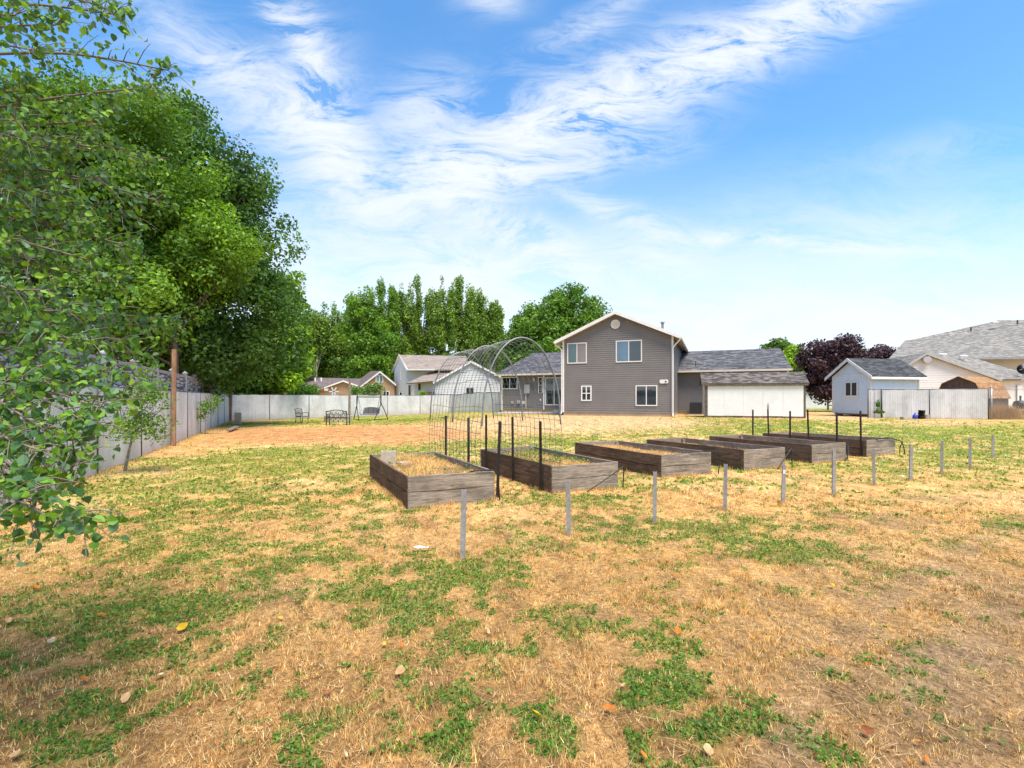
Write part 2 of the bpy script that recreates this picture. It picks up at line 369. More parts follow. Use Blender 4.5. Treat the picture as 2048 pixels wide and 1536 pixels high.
# ------------------------------------------------------------------ ground
def blob(px, py, rx, ry, wt=1.0):
    g = G(px, py); d = g.y
    ya = G(px, py-ry*.7).y if py-ry*.7 > HZ+8 else d*1.3; yb = G(px, py+ry*.7).y
    return (g.x, d, rx/F*d, max((ya-yb)/1.4, .12), px, wt)
def field(lst, x, y):
    t = np.zeros_like(x)
    for (cx, cy, rx, ry, px, wt) in lst:
        k = cx/cy                                   # blobs seen obliquely: shear along the line of sight
        dx = (x-cx-k*(y-cy))/rx; dy = (y-cy)/ry
        t = np.maximum(t, wt*np.exp(-(dx*dx+dy*dy)**1.5*.7))
    return t
GREEN = [blob(*b) for b in [
    (330,985,250,48,.85),(520,930,300,22,.85),(700,905,260,16,.9),(300,1040,260,36,.5),(120,1240,170,40,.75),(330,1215,170,36,.75),(60,1320,120,40,.7),
    (200,1330,170,40,.6),(480,1120,230,45,.5),(350,1110,160,40,.5),(640,1010,160,26,.38),(940,1150,110,30,.7),(700,1190,110,38,.5),(840,1240,60,28,.6),(1310,1290,75,50,.95),(1300,1380,95,70,.9),
    (1390,1480,130,70,.9),(1085,1430,45,50,.6),(1120,1500,50,40,.8),(1230,1370,50,30,.7),(1020,1305,60,18,.75),(905,1385,35,28,.7),(900,1470,40,50,.4),(130,1505,70,50,.95),(190,1410,80,36,.8),
    (360,1395,90,36,.6),(1430,1062,180,28,.85),(1600,1102,110,20,.8),(1180,1000,110,14,.75),(1330,965,130,14,.75),(1060,1000,120,10,.6),(1230,1040,60,16,.3),(1100,885,260,20,.75),
    (1500,852,330,16,.9),(1880,862,260,22,.95),(1950,910,170,32,.85),(1800,930,120,22,.7),(1650,930,100,12,.7),(1450,935,160,10,.65),(700,832,220,7,.95),(600,845,110,5,.8),(490,848,40,4,.8),
    (760,840,140,7,.9),(900,862,120,6,.5),(1000,865,80,4,.5),(880,900,130,16,.5),(1690,826,80,8,.3),(1650,818,90,4,.9),(930,825,120,4,.7),(1780,836,40,5,.8),(1420,838,60,5,.6),
    (1530,975,60,8,.4),(1700,1010,50,8,.35),(2000,1040,40,14,.5),(60,1100,120,50,.3),(1240,910,80,10,.5),(1050,960,60,20,.4),(720,960,60,30,.4)]]
TILL = [blob(*b) for b in [(560,868,150,15,1),(720,866,170,17,1),(850,868,110,13,.9),(420,885,90,14,.6),(360,905,60,12,.5)]]
TAN = [blob(*b) for b in [(1090,850,230,13,1),(1280,845,130,11,1),(980,868,100,12,.6),(1690,832,110,6,.9),(1880,846,110,7,.7),(500,842,60,4,.6),(250,945,110,14,.5),(120,1010,120,18,.6),(1420,850,70,6,.5),(1180,836,160,5,1),(1040,838,120,5,1)]]
BARE = [blob(*b) for b in [(1900,1320,170,45,.9),(1980,1450,120,60,.8),(1640,1285,120,22,.7),(1820,1050,90,12,.7),(1960,1200,130,40,.5),(1560,1240,80,26,.4),(1700,1400,120,40,.45),(1980,1090,90,14,.5),(650,1180,80,20,.3),(1850,1000,120,9,.4)]]
RUTS = [([G(*q) for q in pl], w_, s_) for pl, w_, s_ in (([(2040,1040),(1800,1180),(1650,1320),(1560,1536)], .20, .62), ([(2047,1170),(1960,1290),(1860,1536)], .30, .8), ([(2047,985),(1850,1010),(1700,1060)], .25, .4))]
def fields(x, y):
    n1 = fbm(x, y, .55, 4, 3); n2 = fbm(x, y, 2.3, 4, 11); n3 = fbm(x, y, 8.5, 4, 31)
    g = field(GREEN, x, y)
    g = np.clip(S((g*.80+.16+.07*S((3-x)/4)+.06*S((y-9)/8)+(n2-.5)*1.6+(n3-.5)*2.2-.36)/.42), 0, 1)*S((g+.30+.08*S((3-x)/4))*1.7)
    far = S((y-50)/20); g = np.maximum(g, far*.75)
    t = np.clip(field(TILL, x, y)*1.5-.25+(n2-.5)*.8, 0, 1); ta = np.clip(field(TAN, x, y)*1.4-.15+(n2-.5)*.9, 0, 1)
    b = field(BARE, x, y)*1.1
    for pl, w_, s_ in RUTS:
        for p0, p1 in zip(pl[:-1], pl[1:]):
            dx, dy = p1.x-p0.x, p1.y-p0.y; tt = np.clip(((x-p0.x)*dx+(y-p0.y)*dy)/(dx*dx+dy*dy), 0, 1)
            b = np.maximum(b, s_*np.exp(-(((x-p0.x-tt*dx)**2+(y-p0.y-tt*dy)**2)/w_**2)))
    b = np.clip(b-.1+(n2-.5)*1.1+(n1-.5)*.5, 0, 1)
    g = g*(1-np.clip(t*1.2, 0, 1))*(1-.85*ta); return g, t, ta, b, n1, n2, n3
def groundcol(x, y):
    g, t, ta, b, n1, n2, n3 = fields(x, y)
    straw = np.array([.60,.355,.125]); pale = np.array([.70,.45,.19]); brown = np.array([.38,.20,.075]); soil = np.array([.25,.165,.10])
    def L(a, c, k): return a+(c-a)*k[..., None]
    c = L(np.broadcast_to(straw, x.shape+(3,)), pale, S((n1-.35)*2.2)); c = L(c, brown, S((n2-.52)*4)*.55)
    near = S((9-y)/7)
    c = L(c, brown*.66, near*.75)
    c = L(c, soil, b*.8); c = L(c, np.array([.58,.385,.20]), ta*.85); st = fbm(x*.5+y*.3, y*2.4-x*.9, 3.2, 4, 81); c = L(c, np.array([.49,.235,.09])*(.60+.75*st[..., None]), t*.9)
    gc = L(np.broadcast_to(np.array([.15,.225,.02]), x.shape+(3,)), np.array([.34,.33,.05]), S((n3-.4)*2.5)*.8)
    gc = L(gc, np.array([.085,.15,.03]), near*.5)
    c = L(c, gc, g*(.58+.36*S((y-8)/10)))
    return c
def axis(lo, hi, c, step, grow):
    r = [c]; s = step
    while r[-1] < hi: r.append(r[-1]+s); s *= grow
    l = [c]; s = step
    while l[-1] > lo: l.append(l[-1]-s); s *= grow
    return np.array(l[::-1][:-1]+r)
xs = axis(-600, 600, 0, .07, 1.014); ys = axis(-60, 900, 3.2, .05, 1.0135)
gx, gy = np.meshgrid(xs, ys, indexing='ij')
bumpz = (fbm(gx, gy, 1.6, 4, 5)-.5)*.05*S((30-gy)/25)+(fbm(gx, gy, 9, 2, 8)-.5)*.022*S((12-gy)/8)
gzv = gz(gx, gy)+bumpz
nx, ny = gx.shape
idx = np.arange(nx*ny).reshape(nx, ny)
Fq = np.stack([idx[:-1, :-1], idx[1:, :-1], idx[1:, 1:], idx[:-1, 1:]], -1).reshape(-1, 4)
gm = bpy.data.materials.new('dry_lawn_ground'); gm.use_nodes = True; T = NT(gm.node_tree); B = gm.node_tree.nodes['Principled BSDF']
co = T.n('ShaderNodeTexCoord').outputs['Object']; c = T.n('ShaderNodeAttribute', attribute_name='Col').outputs['Color']
fn = T.noise(co, 26, 8, .72, .4); fm = T.noise(T.mapping(co, scale=(1, .45, 1)), 3.2, 9, .78, .8)
c = T.mix(.8, c, T.ramp(fn, [(.30, .06), (.5, .5), (.70, .9)]), 'OVERLAY')
c = T.mix(.85, c, T.ramp(fm, [(.34, .17), (.66, .80)]), 'OVERLAY')
fb = T.noise(co, 90, 3, .7)
c = T.mix(T.ramp(fb, [(.52, 0.), (.64, .7)]), c, (.13,.075,.035))
T.set(B.inputs['Base Color'], c); B.inputs['Roughness'].default_value = .95; B.inputs['Specular IOR Level'].default_value = .1
bm = T.n('ShaderNodeBump', {'Strength': .8, 'Distance': .03, 'Height': fn}); T.set(B.inputs['Normal'], bm.outputs[0])
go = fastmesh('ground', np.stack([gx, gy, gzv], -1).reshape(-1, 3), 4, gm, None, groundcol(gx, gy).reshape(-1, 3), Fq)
go.data.polygons.foreach_set('use_smooth', [True]*len(go.data.polygons)); tag(go, kind='structure')
def gzb(x, y):
    x = np.asarray(x, float); y = np.asarray(y, float)
    return gz(x, y)+(fbm(x, y, 1.6, 4, 5)-.5)*.05*S((30-y)/25)+(fbm(x, y, 9, 2, 8)-.5)*.022*S((12-y)/8)

# beds (needed early: nothing grows through their boards)
WD = Vector((.900, .435, 0)); LD = Vector((-.435, .900, 0)); BW, BL, BH = 1.37, 3.17, .455
BEDS = [(-1.506, 7.17), (.67, 8.29), (2.99, 9.9), (5.11, 10.9), (7.33, 12.1), (9.6, 13.4)]
def inbed(x, y, m=0.0):
    r = np.zeros(x.shape, bool)
    for bx, by in BEDS:
        u = (x-bx)*WD.x+(y-by)*WD.y; v = (x-bx)*LD.x+(y-by)*LD.y
        r |= (u > -m) & (u < BW+m) & (v > -m) & (v < BL+m)
    return r
def sample(n, r0, r1, p, a0=-58, a1=58):
    """points in a sector of the yard, thinning with distance"""
    u = rng.random(n)
    r = (r0**(2-p)+u*(r1**(2-p)-r0**(2-p)))**(1/(2-p)) if p != 2 else r0*(r1/r0)**u
    a = np.radians(a0+(a1-a0)*rng.random(n))
    return r*np.sin(a), r*np.cos(a), r
def blades(x, y, z, h, wd, col, lean, tipcol=None):
    n = len(x); az = rng.random(n)*2*np.pi; la = rng.random(n)*2*np.pi
    bx = np.cos(az)*wd/2; by = np.sin(az)*wd/2; hx = np.sin(lean)*h; hz = np.cos(lean)*h
    V = np.zeros((n, 3, 3)); V[:, 0] = np.stack([x-bx, y-by, z], -1); V[:, 1] = np.stack([x+bx, y+by, z], -1)
    V[:, 2] = np.stack([x+np.cos(la)*hx, y+np.sin(la)*hx, z+hz], -1)
    C = np.repeat(col[:, None], 3, 1)
    return V.reshape(-1, 3), C.reshape(-1, 3)
def strawcol(n, x, y):
    n1 = fbm(x, y, .8, 3, 40); k = rng.random(n)
    pal = np.array([[.90,.60,.23],[.82,.47,.15],[.64,.33,.10],[.92,.72,.38],[.33,.16,.06],[.76,.48,.20]])
    i = np.clip(((k*.75+n1*.5-.12)*6), 0, 5).astype(int); i = np.array([1,0,2,5,3,4])[i]
    return pal[i]*(.75+.45*rng.random(n))[:, None]
VV, CC = [], []
for (n, r0, r1, p, hh, wd0, tf) in ((560000, 1.9, 9.5, 1.2, .031, .0033, 14), (200000, 1.9, 9, 1.25, .022, .0032, 1), (200000, 8, 34, 1.5, .042, .006, 5)):
    x, y, r = sample(n//tf, r0, r1, p)
    x = np.repeat(x, tf); y = np.repeat(y, tf); r = np.repeat(r, tf); n = len(x)
    th_ = rng.random(n)*6.283; tr_ = .022*rng.random(n)**.7*(tf > 1); x = x+np.cos(th_)*tr_; y = y+np.sin(th_)*tr_
    th0 = np.repeat(.5+.9*rng.random(n//tf), tf); tc0 = np.repeat(.45+.85*rng.random(n//tf), tf)
    g, t, ta, b, n1, n2, n3 = fields(x, y)
    keep = (rng.random(n) < (1-.42*g)*(1-.75*b)*(1-.85*t)*(1-.8*ta)*(.45+.9*S((n3-.3)*2))) & ~inbed(x, y, .0)
    x, y, r, b, th0, tc0 = x[keep], y[keep], r[keep], b[keep], th0[keep], tc0[keep]; n = len(x)
    tuft = S((fbm(x, y, 4.5, 3, 71)-.45)*4)
    h = th0*hh*(.35+.8*rng.random(n)+.9*tuft*rng.random(n)); lean = np.radians(8+66*rng.random(n)**1.1*(1-.5*tuft))
    v, c_ = blades(x, y, gzb(x, y)-.004, h, wd0*(.7+.6*rng.random(n))*(1+.12*r), strawcol(n, x, y)*tc0[:, None], lean); VV.append(v); CC.append(c_)
# long loose stems lying on the ground
x, y, r = sample(14000, 1.9, 11, 1.4); g, t, ta, b, *_ = fields(x, y); k = (~inbed(x, y)) & (rng.random(len(x)) > g*.8); x, y = x[k], y[k]; n = len(x)
v, c_ = blades(x, y, gzb(x, y)+.006+.012*rng.random(n), .05+.09*rng.random(n), .0026+.0016*rng.random(n), np.array([.74,.52,.27])*(.55+.5*rng.random(n))[:, None], np.radians(80+12*rng.random(n))); VV.append(v); CC.append(c_)
def around(px_, py_, n, rr, hh):
    x = px_+rng.normal(size=n)*rr; y = py_+rng.normal(size=n)*rr; k = ~inbed(x, y); x, y = x[k], y[k]; n = len(x)
    return blades(x, y, gzb(x, y)-.005, hh*(.4+.8*rng.random(n)), .005+.003*rng.random(n), strawcol(n, x, y)*(.7+.4*rng.random(n))[:, None], np.radians(4+40*rng.random(n)))
for (px_, py_) in ((925,1117),(1138,1072),(1309,1047),(1450,1021),(1566,1007),(1667,991),(1748,971),(1821,962),(1883,948),(1940,936),(1986,916)):
    q = G(px_, py_); v, c_ = around(q.x, q.y, 90, .05, .085); VV.append(v); CC.append(c_)
for bx, by in BEDS:
    for k in range(46):
        t_ = rng.random(); q = (WD*BW*t_+LD*-.03) if k % 3 == 0 else (LD*BL*t_+WD*-.03) if k % 3 == 1 else (LD*BL*t_+WD*(BW+.03))
        v, c_ = around(bx+q.x, by+q.y, 26, .035, .09); VV.append(v); CC.append(c_)
for k in range(150):
    y_ = 6+29*rng.random()**1.4; q = (-4.01-.453*y_+.06, y_+.03); v, c_ = around(q[0], q[1], 22, .05+.003*y_, .12); VV.append(v); CC.append(c_)
for k in range(110):
    t_ = rng.random(); v, c_ = around(-19.6+13.2*t_+.1, 34.4+16.6*t_-.12, 20, .12, .17); VV.append(v); CC.append(c_)
    v, c_ = around(23.5+4.6*t_, 31.45-2.25*t_-.08, 9, .08, .14); VV.append(v); CC.append(c_)
    v, c_ = around(12.6+5.6*t_, 32.2-1.72*t_, 9, .07, .12); VV.append(v); CC.append(c_)
tag(fastmesh('dry_grass', np.concatenate(VV), 3, M['straw'], None, np.concatenate(CC)), 'short dry straw coloured grass covering the yard', 'grass', kind='stuff')
# green weeds: small leaf quads low to the ground, and green blades
def quads(Cn, size, col, up=.6, asp=.6, name='x', m=None, parent=None, mk=True):
    n = len(Cn); nr = rng.normal(size=(n, 3)); nr[:, 2] += up*2; nr /= np.linalg.norm(nr, axis=1)[:, None]
    t = np.cross(nr, rng.normal(size=(n, 3))); t /= np.linalg.norm(t, axis=1)[:, None]; bb = np.cross(nr, t)
    s = size[:, None] if hasattr(size, '__len__') else size
    V = np.stack([Cn-t*s, Cn-bb*s*asp+t*s*.1, Cn+t*s, Cn+bb*s*asp+t*s*.1], 1).reshape(-1, 3)
    C = np.repeat(col, 4, 0)
    if not mk: return V, C
    return fastmesh(name, V, 4, m, parent, C)
gpal = np.array([[.085,.185,.020],[.120,.240,.028],[.065,.145,.020],[.195,.290,.045],[.085,.160,.040]])
VQ, CQ = [], []
for (n, r0, r1, p, sz) in ((300000, 1.9, 9, 1.2, .0085), (150000, 8, 38, 1.45, .017)):
    x, y, r = sample(n, r0, r1, p); g, t, ta, b, n1, n2, n3 = fields(x, y)
    keep = (rng.random(n) < g*(.55+.6*S((n3-.4)*4))) & ~inbed(x, y, .0); x, y, r, g = x[keep], y[keep], r[keep], g[keep]; n = len(x)
    hgt = .006+.034*rng.random(n)*S((fbm(x, y, 5, 3, 91)-.3)*2.4)
    hue = fbm(x, y, 3, 2, 55); pi = np.clip((hue*.8+rng.random(n)*.5-.2)*5, 0, 4).astype(int)
    cc = gpal[pi]*(.7+.6*rng.random(n))[:, None]
    cc = cc+(np.array([.30,.30,.04])-cc)*(S((r-6)/10)*.7*rng.random(n))[:, None]
    v, c_ = quads(np.stack([x, y, gzb(x, y)+hgt], -1), sz*(.5+1.3*rng.random(n)**1.8)*(1+.035*r), cc, .8, .62, mk=False); VQ.append(v); CQ.append(c_)
tag(fastmesh('green_weeds', np.concatenate(VQ), 4, M['grassm'], None, np.concatenate(CQ)), 'low green clover and weeds growing in patches', 'weeds', kind='stuff')
x, y, r = sample(150000, 1.9, 30, 1.45); g, t, ta, b, *_ = fields(x, y); k = (rng.random(len(x)) < g) & ~inbed(x, y); x, y, r = x[k], y[k], r[k]; n = len(x)
v, c_ = blades(x, y, gzb(x, y), .03+.035*rng.random(n), .0035*(1+.1*r), gpal[rng.integers(0, 5, n)]*(.8+.8*rng.random(n))[:, None], np.radians(5+45*rng.random(n)))
tag(fastmesh('green_grass', v, 3, M['grassm'], None, c_), 'green grass blades mixed into the weedy patches', 'grass', kind='stuff')
# clover flowers in the far lawn
x, y, r = sample(5200, 14, 29, 1.0, 0, 50); g, *_ = fields(x, y); k = (g > .45) & ~inbed(x, y, .1) & (fbm(x, y, .35, 3, 60) > .47); x, y = x[k], y[k]; n = len(x)
tag(quads(np.stack([x, y, gzb(x, y)+.055], -1), .011+.007*rng.random(n), np.full((n, 3), .75), 1.2, .9, 'clover_flowers', M['petal']), 'tiny white clover flowers dotting the far lawn', 'flowers', kind='stuff')

# ------------------------------------------------------------------ fallen leaves and scraps
def leafmesh(col, seed):
    r = random.Random(seed); mb = MB(); n = 14; sz = 1.0; ctr = []
    for i in range(n):
        a = 2*math.pi*i/n; rr = sz*(.72+.26*math.cos(a)+.30*r.random())
        x = math.cos(a)*rr; y = math.sin(a)*rr*.72; ctr.append((x, y, .75*y*y+.35*x*x*(1 if x > 0 else .3)+.14*r.random()))
    mb.add([(0, 0, -.02)]+ctr, [(0, i+1, (i+1) % n+1) for i in range(n)])
    mb.tube([(-.95, 0, .12), (-1.35, .1, .2), (-1.6, .12, .18)], .03, 4)
    me = bpy.data.meshes.new('fallen_leaf'); me.from_pydata(mb.v, [], mb.f); me.update()
    a = me.attributes.new('Col', 'FLOAT_COLOR', 'POINT')
    for i, v in enumerate(me.vertices):
        k = .55+.6*r.random(); a.data[i].color = (col[0]*k, col[1]*k, col[2]*k, 1)
    me.materials.append(M['fleaf']); return me
LC = {'yellow': (.78,.46,.03), 'orange': (.60,.20,.03), 'pale tan': (.66,.40,.19), 'brown': (.30,.11,.04), 'cream': (.72,.58,.34)}
lmesh = {k: [leafmesh(v, i*7+len(k)) for i in range(2)] for k, v in LC.items()}
def fallen(px, py, wpx, colr, label=None):
    p = G(px, py); o = bpy.data.objects.new('fallen_leaf', random.choice(lmesh[colr])); link(o)
    s = wpx/2/F*p.y*.9; o.scale = (s, s, s); o.location = (p.x, p.y, float(gzb(p.x, p.y))+.022+s*.25)
    o.rotation_euler = (random.uniform(.15, .75), random.uniform(-.5, .5), random.uniform(0, 6.28))
    if label: tag(o, label, 'leaf', 'large fallen leaves')
    else: tag(o, 'small curled %s leaf lying in the dry grass' % colr, 'leaf', 'small %s leaves scattered in the grass' % colr)
fallen(362,1264,28,'yellow','bright yellow leaf standing up in the grass at lower left')
fallen(1075,1446,30,'yellow','large yellow leaf in the grass near the bottom centre')
fallen(1417,1512,34,'pale tan','pale tan curled leaf among green weeds at the bottom edge')
fallen(1215,1425,32,'orange','orange tan leaf leaning beside green weeds, right of the large yellow leaf')
fallen(798,1356,32,'pale tan','pale tan curled leaf with a white edge, lower centre')
fallen(1107,1166,18,'cream','cream leaf in dry grass between the two nearest stakes')
fallen(290,1240,20,'yellow','yellow leaf just up and left of the bright yellow leaf')
fallen(165,1373,22,'orange','bright orange leaf beside the green weeds at lower left')
fallen(352,1165,14,'orange','red orange leaf in the green grass left of centre')
fallen(1730,1470,30,'brown','large brown leaf in the dry debris at bottom right')
for t_ in [(340,1303,16,'orange'),(72,1186,20,'orange'),(50,1130,20,'pale tan'),(15,1255,18,'pale tan'),(200,1240,18,'orange'),(62,1378,20,'brown'),(250,1410,24,'pale tan'),(325,1360,20,'cream'),
    (505,1362,18,'cream'),(472,1130,14,'yellow'),(650,1395,22,'brown'),(748,1127,12,'orange'),(733,1124,10,'yellow'),(835,1268,14,'pale tan'),(767,1296,12,'yellow'),(802,1300,14,'orange'),
    (975,1273,16,'pale tan'),(920,1241,12,'orange'),(860,1115,12,'orange'),(927,1412,14,'orange'),(1170,1270,16,'pale tan'),(1355,1272,20,'orange'),(1350,1160,12,'orange'),(1250,1375,20,'pale tan'),
    (1664,1176,14,'yellow'),(1450,1145,16,'cream'),(1675,1388,14,'orange'),(1795,1430,22,'yellow'),(1840,1490,18,'orange'),(1850,1525,20,'orange'),(1785,1505,20,'brown'),(1690,1478,18,'brown'),(1630,1520,16,'orange'),
    (1735,1340,14,'orange'),(1345,1070,10,'orange'),(600,1218,12,'brown'),(100,1290,16,'cream'),(560,1240,12,'yellow'),(1290,1525,26,'orange'),(30,1520,28,'pale tan'),(1480,1490,16,'brown'),(690,1520,18,'cream')]: fallen(*t_)
def paper(px, py, wpx, label):
    p = G(px, py); s = wpx/F*p.y; mb = MB(); r = random.Random(px); pts = []
    for j in range(3):
        for i in range(7): pts.append((s*(i/6-.5)+r.uniform(-.01, .01), s*.22*(j-1)+r.uniform(-.02, .02)*s*3, .02+r.random()*s*.16))
    f = [(j*7+i, j*7+i+1, (j+1)*7+i+1, (j+1)*7+i) for j in range(2) for i in range(6)]
    mb.add(pts, f); o = mb.build('paper_scrap', M['white']); o.location = (p.x, p.y, float(gzb(p.x, p.y))+.02); tag(o, label, 'litter')
paper(842, 1102, 30, 'torn white scrap on dry grass left of the nearest stake')
paper(1805, 957, 12, 'small white scrap on the ground between two of the farther stakes')

# ------------------------------------------------------------------ raised beds
bedlab = ['nearest raised bed with a concrete block on its left rim', 'second raised bed, with the wire arch standing in it and weedy green soil', 'third raised bed from the left, dry straw heaped along it',
          'fourth raised bed, bare soil with a ragged top edge on its end board', 'fifth raised bed, long dark board behind the fourth one', 'farthest raised bed, with black hose looping off its right corner']
def plank(bed, x0, x1, y0, y1, z0, z1, m, seed, ax):
    r = random.Random(seed); mb = MB(); n = 10; L = (x1-x0) if ax == 'x' else (y1-y0)
    a = r.uniform(-.006, .006); rows = []
    for i in range(n+1):
        t = i/n; w1 = .006*math.sin(t*3.1+seed)+r.uniform(-.002, .002); bow = .008*math.sin(t*math.pi)*(1 if seed % 2 else -.6)
        if ax == 'x': X = x0+t*L; rows.append([(X, y0-bow, z0+w1*.3), (X, y1-bow, z0+w1*.3), (X, y1-bow, z1+w1), (X, y0-bow, z1+w1)])
        else: Y = y0+t*L; rows.append([(x0-bow, Y, z0+w1*.3), (x1-bow, Y, z0+w1*.3), (x1-bow, Y, z1+w1), (x0-bow, Y, z1+w1)])
    vs = [p for row in rows for p in row]; fs = [(0,1,2,3), (4*n+3, 4*n+2, 4*n+1, 4*n)]
    for i in range(n):
        for k in range(4): fs.append((4*i+k, 4*(i+1)+k, 4*(i+1)+(k+1) % 4, 4*i+(k+1) % 4))
    o = mb.add(vs, fs).build('board', m, bed)
    import bmesh
    b = bmesh.new(); b.from_mesh(o.data); bmesh.ops.recalc_face_normals(b, faces=b.faces); b.to_mesh(o.data); b.free()
    md = o.modifiers.new('b', 'BEVEL'); md.width = .004; md.segments = 1
    return o
beds = []
for i, (bx, by) in enumerate(BEDS):
    bz = float(gz(bx, by)); bed = thing('raised_bed', bedlab[i], 'garden bed', (bx, by, bz), math.atan2(WD.y, WD.x), 'raised wooden garden beds'); beds.append(bed)
    T4 = .04; h1 = .225
    for j, (za, zb) in enumerate(((-.05, h1-.003), (h1+.003, BH))):
        plank(bed, 0, BW, 0, T4, za, zb, M['end'], i*9+j, 'x'); plank(bed, 0, BW, BL-T4, BL, za, zb, M['inner'], i*9+j+2, 'x')
        plank(bed, 0, T4, T4+.002, BL-T4-.002, za, zb, M['side'], i*9+j+4, 'y'); plank(bed, BW-T4, BW, T4+.002, BL-T4-.002, za, zb, M['inner'], i*9+j+6, 'y')
    # pale weathered inner lining boards on the left wall, brown cap end on the corner
    MB().box(-.012, -.001, -.002, .085, -.04, BH-.01).build('corner_trim', M['side'], bed)
    for (cx, cy) in ((T4, T4), (BW-T4-.08, T4), (T4, BL-T4-.08), (BW-T4-.08, BL-T4-.08)):
        MB().box(cx+.003, cx+.083, cy+.003, cy+.083, .05, BH-.03).build('corner_post', M['inner'], bed)
    sl = [.36, .33, .31, .30, .30, .30][i]
    n_ = 24; m_ = 50; vs = []; cl_ = []
    for a in range(n_+1):
        for b in range(m_+1):
            X = T4+.001+(BW-2*T4-.002)*a/n_; Y = T4+.001+(BL-2*T4-.002)*b/m_
            vs.append((X, Y, sl+.06*(float(fbm(np.array(X+i*5), np.array(Y), 3, 3))-.5)+(.05*math.exp(-((a/n_-.5)/.3)**2) if i in (0, 2) else 0)))
    V_ = np.array(vs); cs = groundcol(V_[:, 0]*1.0+50+i*3, V_[:, 1]+1)*.9
    fq = [(a*(m_+1)+b, (a+1)*(m_+1)+b, (a+1)*(m_+1)+b+1, a*(m_+1)+b+1) for a in range(n_) for b in range(m_)]
    fastmesh('soil', V_, 4, gm, bed, cs, np.array(fq))
    n = [9000, 7000, 5000, 2500, 1500, 1500][i]
    x = T4+.02+(BW-2*T4-.04)*rng.random(n); y = T4+.02+(BL-2*T4-.04)*rng.random(n)
    k = fbm(x+i*9, y, 2.5, 3, 12) > .42; x, y = x[k], y[k]; n = len(x)
    v, c_ = blades(x, y, np.full(n, sl)+.05*np.exp(-((x/BW-.5)/.3)**2)*(i in (0, 2)), .04+.07*rng.random(n), .006+.003*rng.random(n), strawcol(n, x, y), np.radians(20+65*rng.random(n)))
    fastmesh('dry_straw', v, 3, M['straw'], bed, c_)['kind'] = 'stuff'
    if i in (0, 1):
        n = 2600 if i else 900
        x = T4+.05+(BW-2*T4-.1)*rng.random(n); y = T4+.05+(BL-2*T4-.1)*rng.random(n); k = fbm(x+3, y+i*4, 2.2, 3, 22) > .55; x, y = x[k], y[k]; n = len(x)
        quads(np.stack([x, y, sl+.02+.07*rng.random(n)], -1), .014+.01*rng.random(n), gpal[rng.integers(0, 5, n)]*(.9+.7*rng.random(n))[:, None], .6, .6, 'weeds', M['grassm'], bed)['kind'] = 'stuff'

# concrete block and paver in bed one
def blockobj(name, w_, d_, h_, loc, rz, label, cat='concrete block', hollow=True):
    t = .032; mb = MB()
    if hollow:
        mb.box(-w_/2, w_/2, -d_/2, -d_/2+t, 0, h_); mb.box(-w_/2, w_/2, d_/2-t, d_/2, 0, h_)
        for xx in (-w_/2, w_/2-t): mb.box(xx+.001, xx+t-.001, -d_/2+t, d_/2-t, 0, h_-.001)
        mb.box(-w_/2+t, w_/2-t, -d_/2+t, d_/2-t, .01, h_*.4)
    else: mb.box(-w_/2, w_/2, -d_/2, d_/2, 0, h_)
    o = mb.build(name, M['block'], bevel=.004); o.location = loc; o.rotation_euler.z = rz; return tag(o, label, cat)
c0 = Vector((*BEDS[0], 0)); br = math.atan2(WD.y, WD.x)
p = c0+WD*.20+LD*2.3; blockobj('concrete_block', .27, .24, .26, (p.x, p.y, .34), br-.2, 'hollow concrete block standing upright in the nearest raised bed')
p = c0+WD*.42+LD*2.0; blockobj('paver', .22, .2, .07, (p.x, p.y, .35), br+.3, 'small square concrete paver beside the hollow block', 'paver', False)
# hoses
def hose(label, pts, r=.011):
    o = MB().tube(smoothpath(pts, 6), r, 8).build('irrigation_hose', M['hose'], smooth=True); return tag(o, label, 'hose', 'black irrigation hoses at the beds')
def bp(i, u, v, z): q = Vector((*BEDS[i], 0))+WD*u+LD*v; return (q.x, q.y, z+float(gz(q.x, q.y)))
hose('black hose over the front rim of the nearest bed, dropping down its right corner', [bp(0,.95,.22,BH-.06), bp(0,1.02,.0,BH+.02), bp(0,1.32,-.03,BH+.02), bp(0,1.40,-.04,BH-.06), bp(0,1.42,-.05,.2), bp(0,1.43,-.06,.0)], .012)
hose('black hose sloping across the end of the second bed from its riser', [bp(1,.62,-.12,.0), bp(1,.9,-.1,.12), bp(1,1.38,-.06,.34), bp(1,1.45,-.05,.37), bp(1,1.46,-.05,.30), bp(1,1.44,-.05,.0)])
hose('black hose lying over the rim of the third bed', [bp(2,.6,.2,BH-.05), bp(2,.72,-.01,BH+.025), bp(2,1.2,-.04,BH+.02), bp(2,1.50,-.06,BH), bp(2,1.53,-.08,.32), bp(2,1.47,-.1,.0)])
hose('black hose sloping up to a riser at the corner of the fourth bed', [bp(3,.9,-.15,.0), bp(3,1.2,-.1,.2), bp(3,1.50,-.06,.42), bp(3,1.53,-.06,.36), bp(3,1.5,-.08,.0)])
hose('black hose between the fifth and the farthest bed', [bp(4,1.12,-.12,.02), bp(4,1.35,-.06,.14), bp(4,1.62,.1,.36), bp(4,1.66,.13,.36), bp(4,1.52,.05,.1), bp(4,1.45,-.0,.02)], .016)
hose('black hose looping off the right corner of the farthest bed', [bp(5,.3,.2,BH-.04), bp(5,.5,-.02,BH+.02), bp(5,.95,-.03,BH+.04), bp(5,1.3,-.05,BH-.02), bp(5,1.52,-.08,.36), bp(5,1.60,-.1,.2), bp(5,1.62,-.12,.0)], .014)
hose('short black riser pipe right of the farthest bed', [bp(5,1.56,-.02,.0), bp(5,1.52,-.05,.2), bp(5,1.60,-.08,.38)], .012)

